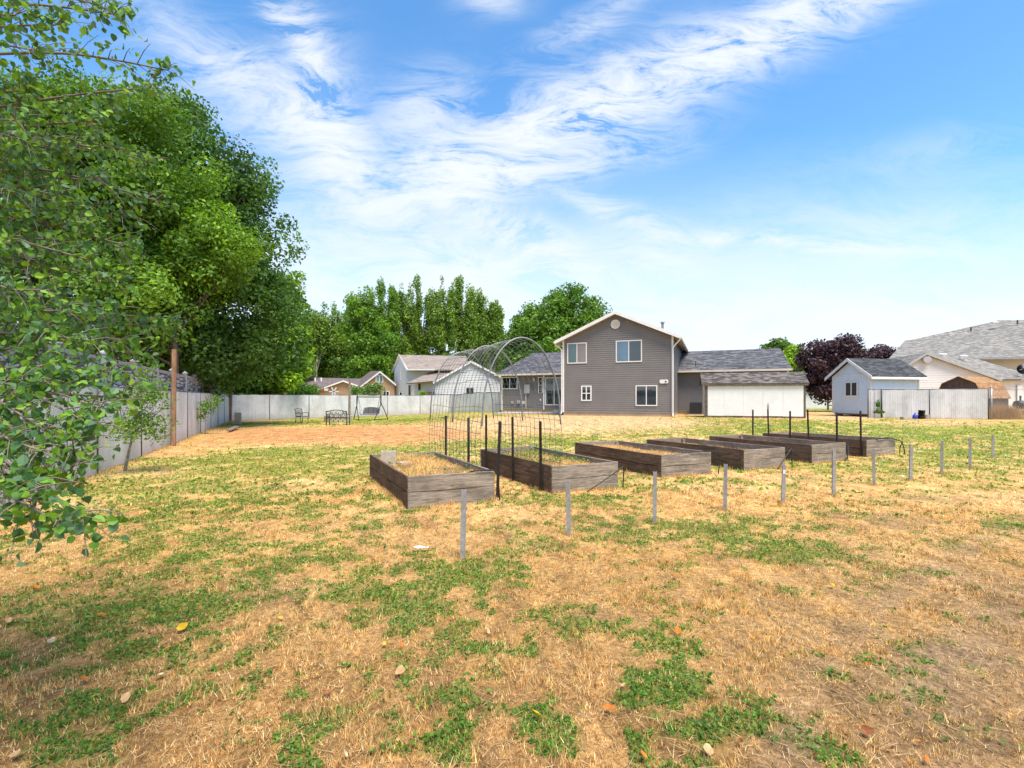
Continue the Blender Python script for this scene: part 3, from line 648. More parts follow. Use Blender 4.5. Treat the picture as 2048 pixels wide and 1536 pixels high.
# wire arch over the path between the first two beds
arch = thing('wire_arch', 'grey wire mesh tunnel arch on three pipe hoops between the first two beds', 'garden arch', (-.48, 8.22, 0), br)
AW, AL, Z0, ZT = 1.48, 3.0, 1.25, 2.63
def archpt(s, v, off=0.0, zb=.36):
    """s 0..1 round the cross-section"""
    a, b = AW/2+off, ZT-Z0+off; Ls = Z0-zb; per = math.pi*(a+b)/2*1.02; tot = 2*Ls+per; q = s*tot
    bow = .05*math.sin(v*1.4+1)
    if q < Ls: return (AW/2-a-.03*math.sin(q/Ls*3.1)-.02, v, zb+q)
    if q > tot-Ls: return (AW/2+a+.03*math.sin((tot-q)/Ls*3.1)+.02, v, zb+(tot-q))
    th = math.pi*(1-(q-Ls)/per); return (AW/2+a*math.cos(th), v, Z0+b*math.sin(th)+.02*math.sin(v*3))
for v in (0.0, 1.5, 3.0):
    pts = [(AW/2-(AW/2+.012)*math.cos(math.pi*k/32), v, Z0+(ZT-Z0+.012)*math.sin(math.pi*k/32)) for k in range(33)]
    pts = [(pts[0][0]-.012, v, Z0-.12)]+pts+[(pts[-1][0]+.012, v, Z0-.12)]
    MB().tube(pts, .0145, 8).build('hoop', M['hoop'], arch, smooth=True)
mb = MB(); na = 16; nc = 56
for i in range(na):
    v = .02+(AL-.04)*i/(na-1); ph = random.random()*6; mb.tube([Vector(archpt(k/nc, v+.012*math.sin(k*.4+ph), zb=.36+.04*math.sin(i*2)))+Vector((.006*math.sin(k*.7+ph), 0, 0)) for k in range(nc+1)], .0042, 5)
mb.build('mesh_wires', M['wire'], arch)
mb = MB()
for j in range(27):
    s = .012+j*.975/26; mb.tube([Vector(archpt(s, AL*k/12))+Vector((0, 0, .008*math.sin(k*2+j))) for k in range(13)], .004, 5)
mb.build('cross_wires', M['wire'], arch)
# T posts
def tpost(px, x, y, h, lean, label, spade=False):
    bz = float(gz(x, y)); mb = MB(); mb.box(-.024, .024, -.004, .004, -.1, h); mb.box(-.005, .005, .0045, .036, -.1, h-.002)
    o = thing('t_post', label, 'fence post', (x, y, bz), random.uniform(-.5, .5), 'dark steel posts at the beds'); o.rotation_euler.x = lean[1]; o.rotation_euler.y = lean[0]
    mb.build('stem', M['tpost'], o)
    mb = MB()
    for k in range(int(h/.055)): mb.box(-.011, .011, -.012, -.0045, .06+k*.055, .08+k*.055)
    mb.build('studs', M['tpost'], o)
    if spade:
        MB().prism([(-.03, h-.12), (.03, h-.12), (.036, h-.02), (0, h+.1), (-.036, h-.02)], 'y', -.015, -.0055).build('spade_plate', M['stake'], o)
TP = [(884, -1.37, 10.27, 1.23, (0, 0), 'dark steel post behind the far right side of the nearest bed'),
      (927, -.80, 9.10, 1.235, (0, .01), 'dark steel post midway along the right side of the nearest bed'),
      (986, -.235, 7.93, 1.22, (.035, 0), 'dark steel post at the front right corner of the nearest bed'),
      (974, -.56, 10.72, 1.23, (0, 0), 'dark steel post at the rear left corner of the second bed'),
      (1027, .02, 9.55, 1.235, (-.01, 0), 'dark steel post midway along the left side of the second bed'),
      (1084, .50, 8.55, 1.20, (-.01, 0), 'dark steel post near the front left corner of the second bed'),
      (1504, 7.42, 15.25, 1.24, (0, 0), 'thin dark post farthest left behind the fifth bed'),
      (1577, 7.95, 14.15, 1.22, (0, 0), 'thin dark post midway along the right side of the fifth bed'),
      (1672, 8.52, 12.95, 1.21, (-.02, 0), 'thin dark post near the front of the fifth bed'),
      (1540, 8.28, 15.95, 1.36, (-.03, 0), 'dark post with a spade shaped plate on top beside the farthest bed'),
      (1620, 8.85, 14.75, 1.26, (-.03, 0), 'leaning dark post midway along the left side of the farthest bed'),
      (1708, 9.53, 13.5, 1.25, (-.02, 0), 'dark post at the front left corner of the farthest bed')]
for t_ in TP: tpost(*t_, spade=(t_[0] == 1540))
# guard wires between posts of the first bed
# grey stakes in a row
ST = [(925,1117,979),(1138,1072,961),(1309,1047,943),(1450,1021,928),(1566,1007,930),(1667,991,899),(1748,971,897),(1821,962,889),(1883,948,881),(1940,936,876),(1986,916,870)]
slab = ['nearest grey steel stake, in front of the first raised bed', 'second grey steel stake, in front of the second raised bed', 'third grey steel stake, in front of the third bed', 'fourth grey steel stake, between the third and fourth beds',
        'fifth grey steel stake, with a white sticker near its top', 'sixth grey steel stake, in front of the fifth bed', 'seventh grey steel stake, in front of the farthest bed', 'eighth grey steel stake, right of the farthest bed',
        'ninth grey steel stake, third from the right end of the row', 'tenth grey steel stake, next to last in the row', 'last grey steel stake at the right end of the row']
for k, (px, yb, yt) in enumerate(ST):
    p = G(px, yb); h = (yb-yt)/F*p.y; mb = MB(); w2 = .024
    mb.prism([(-w2, -.02), (w2, -.02), (w2, .014), (w2-.004, .014), (w2-.004, -.015), (-w2+.004, -.015), (-w2+.004, .014), (-w2, .014)], 'z', -.1, h)
    o = mb.build('metal_stake', M['stake']); o.location = p; o.rotation_euler = (random.uniform(-.02, .02), random.uniform(-.022, .022), math.atan2(-p.x, p.y)*.6+random.uniform(-.3, .3))
    tag(o, slab[k], 'stake', 'grey steel stakes in a row')
    if k == 4: MB().box(-.017, .017, -.0235, -.0205, h-.13, h-.07).build('sticker', M['white'], o)

# ------------------------------------------------------------------ fences
def fence_run(name, label, P0, P1, cuts, H, back=False):
    P0 = Vector((*P0, 0)); P1 = Vector((*P1, 0)); L = (P1-P0).length; u = (P1-P0)/L
    o = thing(name, label, 'fence', P0, math.atan2(u.y, u.x))
    def zz(s): q = P0+u*s; return float(gz(q.x, q.y))
    cs = [0]+[c for c in cuts if .2 < c < L-.2]+[L]
    for i, s in enumerate(cs):
        MB().tube([(s, 0, zz(s)-.1), (s, 0, zz(s)+H+.03)], .034, 10).build('post', M['darkmetal'] if i < len(cs) else M['galv'], o, smooth=True)
    for a, b in zip(cs[:-1], cs[1:]):
        n = 14; vs = []; fs = []
        for i in range(n+1):
            s = a+.03+(b-a-.06)*i/n; by = .025*math.sin(i*1.3+a*3)+.02*math.sin(i*.6+a); by *= math.sin(math.pi*i/n)
            for (yy_, z_) in ((-.012+by, .02), (.012+by, .02), (.012+by*.4, H), (-.012+by*.4, H)): vs.append((s, yy_, zz(s)+z_))
        for i in range(n):
            for k in range(4): fs.append((4*i+k, 4*(i+1)+k, 4*(i+1)+(k+1) % 4, 4*i+(k+1) % 4))
        fs += [(0,1,2,3), (4*n+3, 4*n+2, 4*n+1, 4*n)]
        pn = MB().add(vs, fs).build('slat_panel', M['slat'], o)
        MB().tube([(a, 0, zz(a)+H+.015), ((a+b)/2, 0, (zz(a)+zz(b))/2+H+.012), (b, 0, zz(b)+H+.015)], .022, 8).build('top_rail', M['darkmetal'], o, smooth=True)
    return o, zz
LF = lambda y: (-4.01-.453*y, y)
A0 = LF(4.0); A1 = LF(34.4); kf = math.hypot(1, .453)
fence_run('chain_link_fence', 'white slatted chain link fence along the left side, under the grey stone look wall', A0, A1, [(y-4.0)*kf for y in (7.3, 10.38, 13.5, 16.9, 19.7, 22.6, 25.7, 28.3, 31.1)], 1.83)
FA = Vector((-19.6, 34.4)); FB = Vector((-6.4, 51.0))
def cutpx(A, B, px):
    k = (px-CX)/F; d = B-A; t = (k*A.y-A.x)/(d.x-k*d.y); return t*d.length
fence_run('chain_link_fence', 'white slatted chain link fence across the back behind bench and swing', FA, FB, [cutpx(FA, FB, q) for q in (539, 618, 697, 775, 840)], 1.83)
FC = Vector((-1.05, 46.3))
fence_run('chain_link_fence', 'short rising run of white slatted fence beside the left wing of the grey house', FB, FC, [], 1.83)
FD = Vector((22.95, 31.7)); FE = Vector((28.1, 29.2))
cf = Vector(G(1761, 835.5)[:2])
o_, _ = fence_run('chain_link_fence', 'grey white slatted fence at right in front of the brown barn shed', Vector((23.5, 31.45)), FE, [cutpx(Vector((23.5, 31.45)), FE, 1859)], 1.80)
fence_run('gate', 'narrow white slatted gate leaf beside the blue shed', Vector((23.5, 31.5)), Vector((22.95, 31.9)), [], 1.82)['category' if 0 else 0]['category'] = 'gate'
# big corner post and open chain link to the right
cp = thing('corner_post', 'thick galvanised corner post with domed cap at the end of the slatted fence', 'fence post', (28.2, 29.12, .33))
MB().tube([(0,0,-.1), (0,0,1.86)], .05, 12).build('tube', M['galv'], cp, smooth=True)
MB().tube([(0,0,1.86), (0,0,1.90), (0,0,1.95)], [.058, .05, .012], 12).build('cap', M['galv'], cp, smooth=True)
ol = thing('open_chain_link_fence', 'bare see-through chain link fence right of the thick corner post', 'fence', (28.3, 29.12, .33), R(-2))
mb = MB(); LL = 6.0; Hh = 1.78; s_ = .085
for k in range(int((LL+Hh)/s_)):
    a = k*s_; x0 = max(0, a-Hh); 
    x1 = min(a, LL)
    if x1 > x0:
        mb.tube([(x0, 0, a-x0+.03), (x1, 0, a-x1+.03)], .0028, 4, cap=False); mb.tube([(LL-x0, .004, a-x0+.03), (LL-x1, .004, a-x1+.03)], .0028, 4, cap=False)
mb.build('wire_mesh', M['galv'], ol)
for xx in (2.4, 4.8): MB().tube([(xx,0,-.1),(xx,0,1.84)], .028, 8).build('post', M['galv'], ol, smooth=True)
MB().tube([(0,0,1.81),(LL,0,1.81)], .02, 8).build('top_rail', M['galv'], ol, smooth=True)

# stone-look wall behind the left fence
def WF(y): return Vector((-4.01-.453*y-.52, y-.02, 0))
u_ = (WF(10)-WF(9)).normalized(); s0 = WF(3.2); HS = 2.62
sw = thing('stone_look_wall', 'tall grey stone textured panel wall with capped posts behind the left fence', 'wall', s0, math.atan2(u_.y, u_.x))
ypos = [3.2, 5.3, 7.5, 9.8, 12.2, 14.7, 17.1, 19.5, 21.9, 24.1, 26.2, 28.3, 30.4, 32.7, 35.6]
ss = [(WF(y)-s0).length for y in ypos]
for i, s in enumerate(ss):
    pz = MB().box(s-.075, s+.075, -.075, .075, -.1, HS+.05).build('post', M['wallgrey'], sw, bevel=.008)
    MB().box(s-.10, s+.10, -.10, .10, HS+.052, HS+.09).add([(s-.09,-.09,HS+.092),(s+.09,-.09,HS+.092),(s+.09,.09,HS+.092),(s-.09,.09,HS+.092),(s,0,HS+.17)], [(0,1,4),(1,2,4),(2,3,4),(3,0,4),(3,2,1,0)]).build('cap', M['wallgrey'], pz)
for a, b in zip(ss[:-1], ss[1:]):
    MB().box(a+.078, b-.078, -.03, .03, .02, HS-.13).build('stone_panel', M['stone'], sw)
    MB().box(a+.078, b-.078, -.045, .045, HS-.128, HS-.02).build('top_rail', M['wallgrey'], sw)
# wooden tall posts
def wpost(px, py, h, wd, m, label):
    p = G(px, py); o = MB().box(-wd/2, wd/2, -wd/2, wd/2, -.1, h).build('wooden_post', m, bevel=.006); o.location = p; o.rotation_euler = (0, R(.4), .35); return tag(o, label, 'post', 'tall wooden posts along the fence')
wpost(347, 892, 3.22, .118, M['redpost'], 'tall reddish wooden post in front of the left fence')
wpost(461, 843, 3.12, .15, M['redpost'], 'tall wooden post at the far left corner of the fence')
wpost(699, 836.5, 3.08, .16, M['oldpost'], 'tall weathered grey wooden post between bench and swing')

# ------------------------------------------------------------------ houses
def local(root, p):    # world -> root local
    c, s = math.cos(-root.rotation_euler.z), math.sin(-root.rotation_euler.z); q = Vector(p)-root.location
    return Vector((c*q.x-s*q.y, s*q.x+c*q.y, q.z))
def hitwall(root, px, py, y=0.0):
    """local (x, z) where the sight line through a photo point meets the wall plane local y"""
    r = root.rotation_euler.z; n = Vector((-math.sin(r), math.cos(r), 0)); o = Vector((0, 0, EYE)); d = Vector(((px-CX)/F, 1, (HZ-py)/F))
    pt = root.location+n*y; t = (pt-o).dot(n)/d.dot(n); q = local(root, o+d*t); return q.x, q.z
class Fr:
    """wall frame: origin o, u along the wall, n outward, all in root-local space"""
    def __init__(s, o, u, n): s.o = Vector(o); s.u = Vector(u); s.n = Vector(n)
    def p(s, a, z, d=0): return s.o+s.u*a+s.n*d+Vector((0, 0, z))
def siding(root, fr, a0, a1, z0, top, m, course=.15, lap=.034, name='siding_wall'):
    """lap siding; top(z)->(a,b) interval or None; top is list of (a,z) outline from left to right"""
    def interval(z):
        xs_ = []
        for (p0, q0), (p1, q1) in zip(top[:-1], top[1:]):
            if (q0-z)*(q1-z) <= 0 and q0 != q1: xs_.append(p0+(p1-p0)*(z-q0)/(q1-q0))
        lo = a0 if top[0][1] >= z else (min(xs_) if xs_ else None); hi = a1 if top[-1][1] >= z else (max(xs_) if xs_ else None)
        return lo, hi
    zt = max(q for _, q in top); mb = MB(); z = z0
    while z < zt-.01:
        z2 = min(z+course, zt); i0 = interval(z); i1 = interval(min(z2, zt-1e-3))
        if i0[0] is None or i1[0] is None or i0[1] is None or i1[1] is None: break
        (l0, r0), (l1, r1) = i0, i1
        v = [fr.p(l0, z, lap), fr.p(r0, z, lap), fr.p(r1, z2, .003), fr.p(l1, z2, .003), fr.p(l0, z, 0), fr.p(r0, z, 0)]
        mb.add(v, [(0,1,2,3), (4,5,1,0)]); z = z2
    # backing
    pts = [(a0, z0)]+[(a1, z0)]+[(a, q) for a, q in reversed(top)]
    n = len(pts); mb.add([fr.p(a, q, 0) for a, q in pts]+[fr.p(a, q, -.12) for a, q in pts], [tuple(range(n)), tuple(range(2*n-1, n-1, -1))]+[(i, i+n, (i+1) % n+n, (i+1) % n) for i in range(n)])
    return mb.build(name, m, root)
def fbox(mb, fr, a0, a1, z0, z1, d0, d1):
    v = [fr.p(a, z, d) for z in (z0, z1) for (a, d) in ((a0, d0), (a1, d0), (a1, d1), (a0, d1))]
    return mb.add(v, [(0,3,2,1),(4,5,6,7),(0,1,5,4),(1,2,6,5),(2,3,7,6),(3,0,4,7)])
def window(root, fr, a0, a1, z0, z1, panes, fw=.07, name='window', mullh=False, m='white'):
    """panes: list of glass materials left to right"""
    mb = MB(); o = .022
    fbox(mb, fr, a0, a1, z1-fw, z1, o, o+.045); fbox(mb, fr, a0, a1, z0, z0+fw, o, o+.045)
    n = len(panes); w_ = (a1-a0-fw*2-(n-1)*fw*.8)/n
    fbox(mb, fr, a0, a0+fw, z0+fw, z1-fw, o, o+.044); fbox(mb, fr, a1-fw, a1, z0+fw, z1-fw, o, o+.044)
    for i in range(n-1):
        xa = a0+fw+w_*(i+1)+fw*.8*i; fbox(mb, fr, xa, xa+fw*.8, z0+fw, z1-fw, o, o+.04)
    if mullh: fbox(mb, fr, a0+fw, a1-fw, (z0+z1)/2-fw*.35, (z0+z1)/2+fw*.35, o, o+.039)
    f = mb.build(name, M[m], root)
    for i, g in enumerate(panes):
        xa = a0+fw+(w_+fw*.8)*i; mb = MB(); fbox(mb, fr, xa+.001, xa+w_-.001, z0+fw+.001, z1-fw-.001, .008, o+.016); mb.build('pane', M[g], f)
    return f
def winpx(root, fr, x0, y0, x1, y1, panes, ypl=0.0, **kw):
    a0, z1 = hitwall(root, x0, y0, ypl); a1, z0 = hitwall(root, x1, y1, ypl)
    off = fr.o.x; return window(root, fr, a0-off, a1-off, z0, z1, panes, **kw)
def gable_x(root, m, x0, x1, y0, y1, ze, zr, t=.16, name='roof', ym=None):
    """ridge along x"""
    ym = (y0+y1)/2 if ym is None else ym
    return MB().prism([(y0, ze), (ym, zr), (y1, ze), (y1, ze-t), (ym, zr-t), (y0, ze-t)], 'x', x0, x1).build(name, m, root)
def fix_normals(o):
    import bmesh
    b = bmesh.new(); b.from_mesh(o.data); bmesh.ops.recalc_face_normals(b, faces=b.faces); b.to_mesh(o.data); b.free(); return o

TH = R(22); HX = Vector((3.77, 36.26, .33))
H = thing('grey_house', 'grey split level house with white trimmed windows and a low wing on each side', 'house', HX, -TH)
W7, DP = 7.62, 13.0; ZE, ZR = 5.42, 7.31; SB = 5.2
fr = Fr((0,0,0), (1,0,0), (0,-1,0)); slope = (ZR-ZE)/(W7/2+.48)
zb = hitwall(H, 1230, 825)[1]
zw = ZE+.48*slope-.16
siding(H, fr, 0, W7, zb, [(0, zw), (W7/2, zw+slope*W7/2), (W7, zw)], M['siding'])
MB().box(-.0, W7+.0, .03, DP, -.4, zb).build('foundation', M['found'], H)
# right side wall and a plain left one
siding(H, Fr((W7,0,0), (0,1,0), (1,0,0)), 0, DP, zb, [(0, zw), (DP, zw)], M['siding'])
siding(H, Fr((0,DP,0), (0,-1,0), (-1,0,0)), 0, DP, zb, [(0, zw), (DP, zw)], M['siding'])
siding(H, Fr((W7,DP,0), (-1,0,0), (0,1,0)), 0, W7, zb, [(0, zw), (W7/2, zw+slope*W7/2), (W7, zw)], M['siding'])
ov = .48; y0 = -.45; y1 = DP+.4
MB().prism([(-ov, ZE), (W7/2, ZR), (W7+ov, ZE), (W7+ov, ZE-.05), (W7/2, ZR-.05), (-ov, ZE-.05)], 'y', y0+.03, y1).build('roof', M['rdark'], H)
MB().prism([(-ov+.02, ZE-.052), (W7/2, ZR-.052), (W7+ov-.02, ZE-.052), (W7+ov-.02, ZE-.16), (W7/2, ZR-.16), (-ov+.02, ZE-.16)], 'y', y0+.04, y1-.02).build('soffit', M['soffit'], H)
MB().prism([(-ov-.02, ZE+.03), (W7/2, ZR+.04), (W7+ov+.02, ZE+.03), (W7+ov+.02, ZE-.20), (W7/2, ZR-.19), (-ov-.02, ZE-.20)], 'y', y0-.01, y0+.028).build('rake_board', M['white'], H)
for (xa, xb) in ((-ov-.13, -ov-.022), (W7+ov+.022, W7+ov+.13)): MB().box(xa, xb, y0-.01, y1, ZE-.17, ZE-.02).build('gutter', M['white'], H)
for xx in (0, W7): MB().box(xx-.06, xx+.06, -.05, .04, zb-.02, zw).build('corner_trim', M['white'], H)
MB().tube(smoothpath([(-ov-.05, -.4, ZE-.15), (-ov, -.35, ZE-.3), (-.18, -.12, ZE-.55), (-.11, -.10, ZE-.7)], 4)+[(-.11, -.10, zb+.05), (-.12, -.16, zb-.12)], .04, 8).build('downspout', M['white'], H)
MB().tube(smoothpath([(W7+ov+.05, -.4, ZE-.15), (W7+ov-.02, -.35, ZE-.3), (W7+.16, -.14, ZE-.6), (W7+.03, -.12, ZE-.8)], 4)+[(W7+.03, -.12, zb+.0), (W7+.03, -.18, zb-.2)], .045, 8).build('downspout', M['white'], H)
pq = lambda x, y: ((x/4.876)+980, (y/4.876)+600)
def wq(x0, y0_, x1, y1_, panes, **kw): return winpx(H, fr, *pq(x0, y0_), *pq(x1, y1_), panes, **kw)
wq(755, 422, 945, 617, ['glassteal', 'blind']); wq(1228, 398, 1483, 603, ['glassskytint', 'glass']); wq(890, 835, 992, 985, ['glass', 'glass'], mullh=True, fw=.09); wq(1420, 832, 1632, 1034, ['glass', 'glass'])
vx, vz = hitwall(H, *pq(1224, 237)); mb = MB(); ring = [(vx+.29*math.cos(a), -.06, vz+.29*math.sin(a)) for a in [2*math.pi*k/28 for k in range(28)]]
mb.tube(ring, .04, 6, closed=True); 
for k in range(-3, 4):
    hw = math.sqrt(max(.01, .27**2-(k*.075)**2)); mb.rbox((vx, -.045, vz+k*.075), (2*hw, .02, .06), Matrix.Rotation(R(35), 3, 'X'))
mb.prism([(vx+.28*math.cos(2*math.pi*k/24), vz+.28*math.sin(2*math.pi*k/24)) for k in range(24)], 'y', -.03, -.022); mb.build('gable_vent', M['white'], H)
lx, lz = hitwall(H, *pq(1700, 795)); MB().prism([(lx-.2+.11*math.cos(a)+(.2 if math.cos(a) > 0 else 0)*2*.9, lz+.13*math.sin(a)) for a in [2*math.pi*k/20 for k in range(20)]], 'y', -.09, -.02).build('wall_lamp', M['white'], H)
MB().tube([(lx+.1,-.09,lz), (lx+.1,-.12,lz)], .06, 12).build('lamp_sensor', M['darkmetal'], H)
px_, pz_ = W7/2+2.9, ZE+.9
MB().tube([(px_, 3.0, ZR-2.9*slope-.1), (px_, 3.0, ZR-2.9*slope+.75)], .09, 12).tube([(px_, 3.0, ZR-2.9*slope+.76), (px_, 3.0, ZR-2.9*slope+.85)], .15, 12).build('chimney_pipe', M['galv'], H)
# wings
ze = 3.70-.33; zrg = 5.70-.33; gd = 6.4     # garage wing: eave, ridge, half depth
s1 = W7+7.35
fg = Fr((W7+.02, SB, 0), (1,0,0), (0,-1,0)); siding(H, fg, 0, s1-W7, zb, [(0, ze-.12), (s1-W7, ze-.12)], M['siding'])
siding(H, Fr((s1+.02,SB,0), (0,1,0), (1,0,0)), 0, gd*2-.8, zb, [(0, ze-.12), (gd-.4, zrg-.2), (gd*2-.8, ze-.12)], M['siding'])
MB().box(W7+.02, s1, SB+.03, SB+gd*2-.8, -.4, zb).build('foundation', M['found'], H)
r_ = gable_x(H, M['rdark'], W7+.03, s1+.35, SB-.5, SB-.5+gd*2, ze, zrg, .1)
MB().box(W7+.05, s1+.36, SB-.64, SB-.502, ze-.16, ze-.02).build('gutter', M['cream'], H)
MB().box(W7+.05, s1+.34, SB-.5, SB+.0, ze-.14, ze-.101).build('soffit', M['soffit'], H)
MB().tube([(s1+.1, SB-.56, ze-.16), (s1+.08, SB-.3, ze-.5), (s1+.06, SB-.08, ze-.8), (s1+.06, SB-.08, .0)], .04, 8).build('downspout', M['white'], H)
MB().tube([(W7+1.3, SB+.6, ze+.25), (W7+1.3, SB+.6, ze+.75)], .035, 8).build('vent_pipe', M['darkmetal'], H)
L0 = -7.17
fl = Fr((L0, SB, 0), (1,0,0), (0,-1,0)); zbl = hitwall(H, 1030, 818, SB)[1]
siding(H, fl, 0, -L0-.02, zbl, [(0, ze-.12), (-L0-.02, ze-.12)], M['siding'])
siding(H, Fr((L0-.02,SB+gd*2-.8,0), (0,-1,0), (-1,0,0)), 0, gd*2-.8, zbl, [(0, ze-.12), (gd-.4, zrg-.2), (gd*2-.8, ze-.12)], M['siding'])
MB().box(L0, -.02, SB+.03, SB+gd*2-.8, -.4, zbl).build('foundation', M['found'], H)
fix_normals(MB().add([(L0-.4, SB-.5, ze), (-.03, SB-.5, ze), (-.03, SB-.5+gd, zrg+.35), (L0+.9, SB-.5+gd, zrg+.35), (L0-.4, SB-.5+gd*2, ze), (-.03, SB-.5+gd*2, ze), (L0-.4, SB-.5, ze-.1), (-.03, SB-.5, ze-.1), (-.03, SB-.5+gd*2, ze-.1), (L0-.4, SB-.5+gd*2, ze-.1)],
    [(0,1,2,3), (3,2,5,4), (0,3,4), (0,6,7,1), (0,4,9,6), (6,9,8,7), (4,5,8,9), (1,7,8,5,2)]).build('roof', M['rdark'], H))
MB().box(L0-.42, -.04, SB-.64, SB-.502, ze-.16, ze-.02).build('gutter', M['cream'], H)
MB().box(L0-.38, -.04, SB-.5, SB+.0, ze-.14, ze-.101).build('soffit', M['soffit'], H)
for xx in (L0, ): MB().box(xx-.05, xx+.07, SB-.045, SB+.04, zbl-.1, ze-.14).build('corner_trim', M['white'], H)
MB().tube([(L0-.1, SB-.56, ze-.16), (L0-.02, SB-.3, ze-.4), (L0+.14, SB-.1, ze-.6), (L0+.14, SB-.1, .15)], .04, 8).build('downspout', M['cream'], H)
def wl(x0, y0_, x1, y1_, panes, **kw): return winpx(H, fl, *pq(x0, y0_), *pq(x1, y1_), panes, ypl=SB, **kw)
wl(120, 752, 270, 868, ['glass', 'glass']); wl(472, 752, 515, 910, ['glass'], fw=.06, mullh=True)
wl(540, 755, 716, 1027, ['glass', 'glass'], fw=.08, name='sliding_door')
a_, z_ = hitwall(H, *pq(528, 760), SB); MB().box(a_-.07, a_+.04, SB-.06, SB-.023, zbl-.05, ze-.15).build('corner_trim', M['white'], H)
def wbox(x0, y0_, x1, y1_, dep, name, m):
    a0, z1 = hitwall(H, *pq(x0, y0_), SB); a1, z0 = hitwall(H, *pq(x1, y1_), SB); return MB().box(a0, a1, SB-.02-dep, SB-.021, z0, z1).build(name, m, H, bevel=.01)
wbox(340, 825, 393, 910, .18, 'meter_box', M['box']); wbox(270, 978, 298, 1010, .15, 'utility_box', M['box']); wbox(208, 985, 232, 1010, .12, 'utility_box', M['box']); wbox(318, 985, 340, 1015, .12, 'utility_box', M['cream'])
wbox(345, 910, 358, 1060, .06, 'conduit', M['box']); wbox(425, 765, 440, 790, .15, 'wall_lamp', M['cream']); wbox(487, 965, 500, 982, .04, 'outlet', M['white'])
# steps
for k in range(3):
    MB().box(-2.2+.0, -.08, SB-.35-.32*(k+1)+.0, SB-.35-.32*k-.002 if k else SB-.03, -.35, zbl-.02-.17*k).build('step', M['concrete'], H)
MB().box(L0+.6, .2, SB-3.3, SB-.6, -.2, .075).build('patio', M['concrete'], None).matrix_world = Matrix.Translation(HX)@Matrix.Rotation(-TH, 4, 'Z')
tag(bpy.data.objects['patio'], kind='structure')
# AC unit
def hp(x, y, z): c, s = math.cos(-TH), math.sin(-TH); return Vector((HX.x+c*x-s*y, HX.y+s*x+c*y, HX.z+z))
ac = thing('air_conditioner', 'dark air conditioning unit on a pad against the garage wing of the grey house', 'air conditioner', hp(W7+1.35, SB-.75, 0), -TH)
MB().box(-.5,.5,-.5,.5,-.1,.08).build('pad', M['concrete'], ac); MB().box(-.42,.42,-.42,.42,.082,.92).build('cabinet', M['ac'], ac, bevel=.02)
mb = MB(); [mb.box(-.39,.39,-.432,-.421,.14+k*.07,.16+k*.07) for k in range(11)]; mb.build('grille', M['darkmetal'], ac)
mb = MB(); [mb.tube([(r*math.cos(a), r*math.sin(a), .94) for a in [6.283*k/24 for k in range(24)]], .008, 5, closed=True) for r in (.1,.2,.3,.38)]; mb.build('fan_guard', M['darkmetal'], ac)

# white shed
wa = math.atan2(-1.7, 5.4)
WS = thing('white_shed', 'long low white panelled shed with a worn shingle roof before the garage wing', 'shed', (12.6, 32.3, .33), wa)
Lw = 5.68; f = Fr((0,0,0), (1,0,0), (0,-1,0)); mb = MB()
for i in range(5): mb.box(Lw*i/5+.004 if i else .16, Lw*(i+1)/5-.004, -.02, .04, .12+.01*(i % 2), 2.08)
mb.build('white_wall', M['shedwhite'], WS)
MB().box(.0, Lw, .042, 2.4, .14, 2.08).build('wall', M['shedwhite'], WS)
mb = MB(); mb.box(-.03, .155, -.03, .05, -.05, 2.1); mb.box(Lw+.002, Lw+.12, -.025, .06, -.1, 2.1); mb.build('corner_board', M['weather'], WS)
MB().box(.1, Lw, .0, 2.3, -.1, .115).build('skid', M['weather'], WS)
MB().box(-.2, Lw+.25, -.14, -.08, 2.04, 2.2).build('fascia', M['weather'], WS)
fix_normals(MB().prism([(-.14, 2.22), (1.2, 2.95), (2.55, 2.22), (2.55, 2.15), (1.2, 2.88), (-.14, 2.15)], 'x', -.22, Lw+.28).build('roof', M['rold'], WS))
fix_normals(MB().prism([(.0, 2.08), (1.2, 2.80), (2.4, 2.08)], 'x', .02, .1).prism([(.0, 2.08), (1.2, 2.80), (2.4, 2.08)], 'x', Lw-.08, Lw-.0).build('gable_end', M['shedwhite'], WS))
# ladder behind it
ld = thing('ladder', 'aluminium ladder leaning on the garage eave behind the white shed', 'ladder', (15.0, 34.15, .33), wa)
for xx in (-.2, .2): MB().bar((xx, 0, 0), (xx, .9, 3.25), .035, .07).build('rail', M['galv'], ld)
mb = MB(); [mb.tube([(-.2, .9*k/11, 3.25*k/11), (.2, .9*k/11, 3.25*k/11)], .018, 6) for k in range(1, 11)]; mb.build('rungs', M['galv'], ld)

# blue shed
ba = R(12)
BS = thing('blue_shed', 'small pale blue garden shed with white trim and a dark roof by the slatted fence', 'shed', (23.9, 33, .33), ba)
Wd, Ls = 3.0, 4.0; z0, z1, zr = .2, 2.82, 4.02
fF = Fr((0, Wd, 0), (0,-1,0), (-1,0,0)); fS = Fr((0,0,0), (1,0,0), (0,-1,0))
MB().prism([(0, z0), (Wd, z0), (Wd, z1), (Wd/2, zr-.15), (0, z1)], 'x', 0, Ls).build('wall', M['blue'], BS)
mb = MB()
for k in range(int(Wd/.2)): fbox(mb, fF, .1+k*.2, .112+k*.2, z0+.02, z1-.05, .001, .008)
for k in range(int(Ls/.2)): fbox(mb, fS, .1+k*.2, .112+k*.2, z0+.02, z1-.1, .001, .008)
mb.build('battens', M['blue'], BS)
for f__, a__, b__, c__, d__ in ((fF, -.02, .1, z0, z1), (fF, Wd-.1, Wd+.02, z0, z1), (fS, -.02, .1, z0, z1-.02), (fS, Ls-.1, Ls, z0, z1-.02), (fF, .1, Wd-.1, z1-.03, z1+.09)):
    mb = MB(); fbox(mb, f__, a__, b__, c__, d__, .004, .03-.002*(c__ > 1)); mb.build('corner_trim', M['white'], BS)
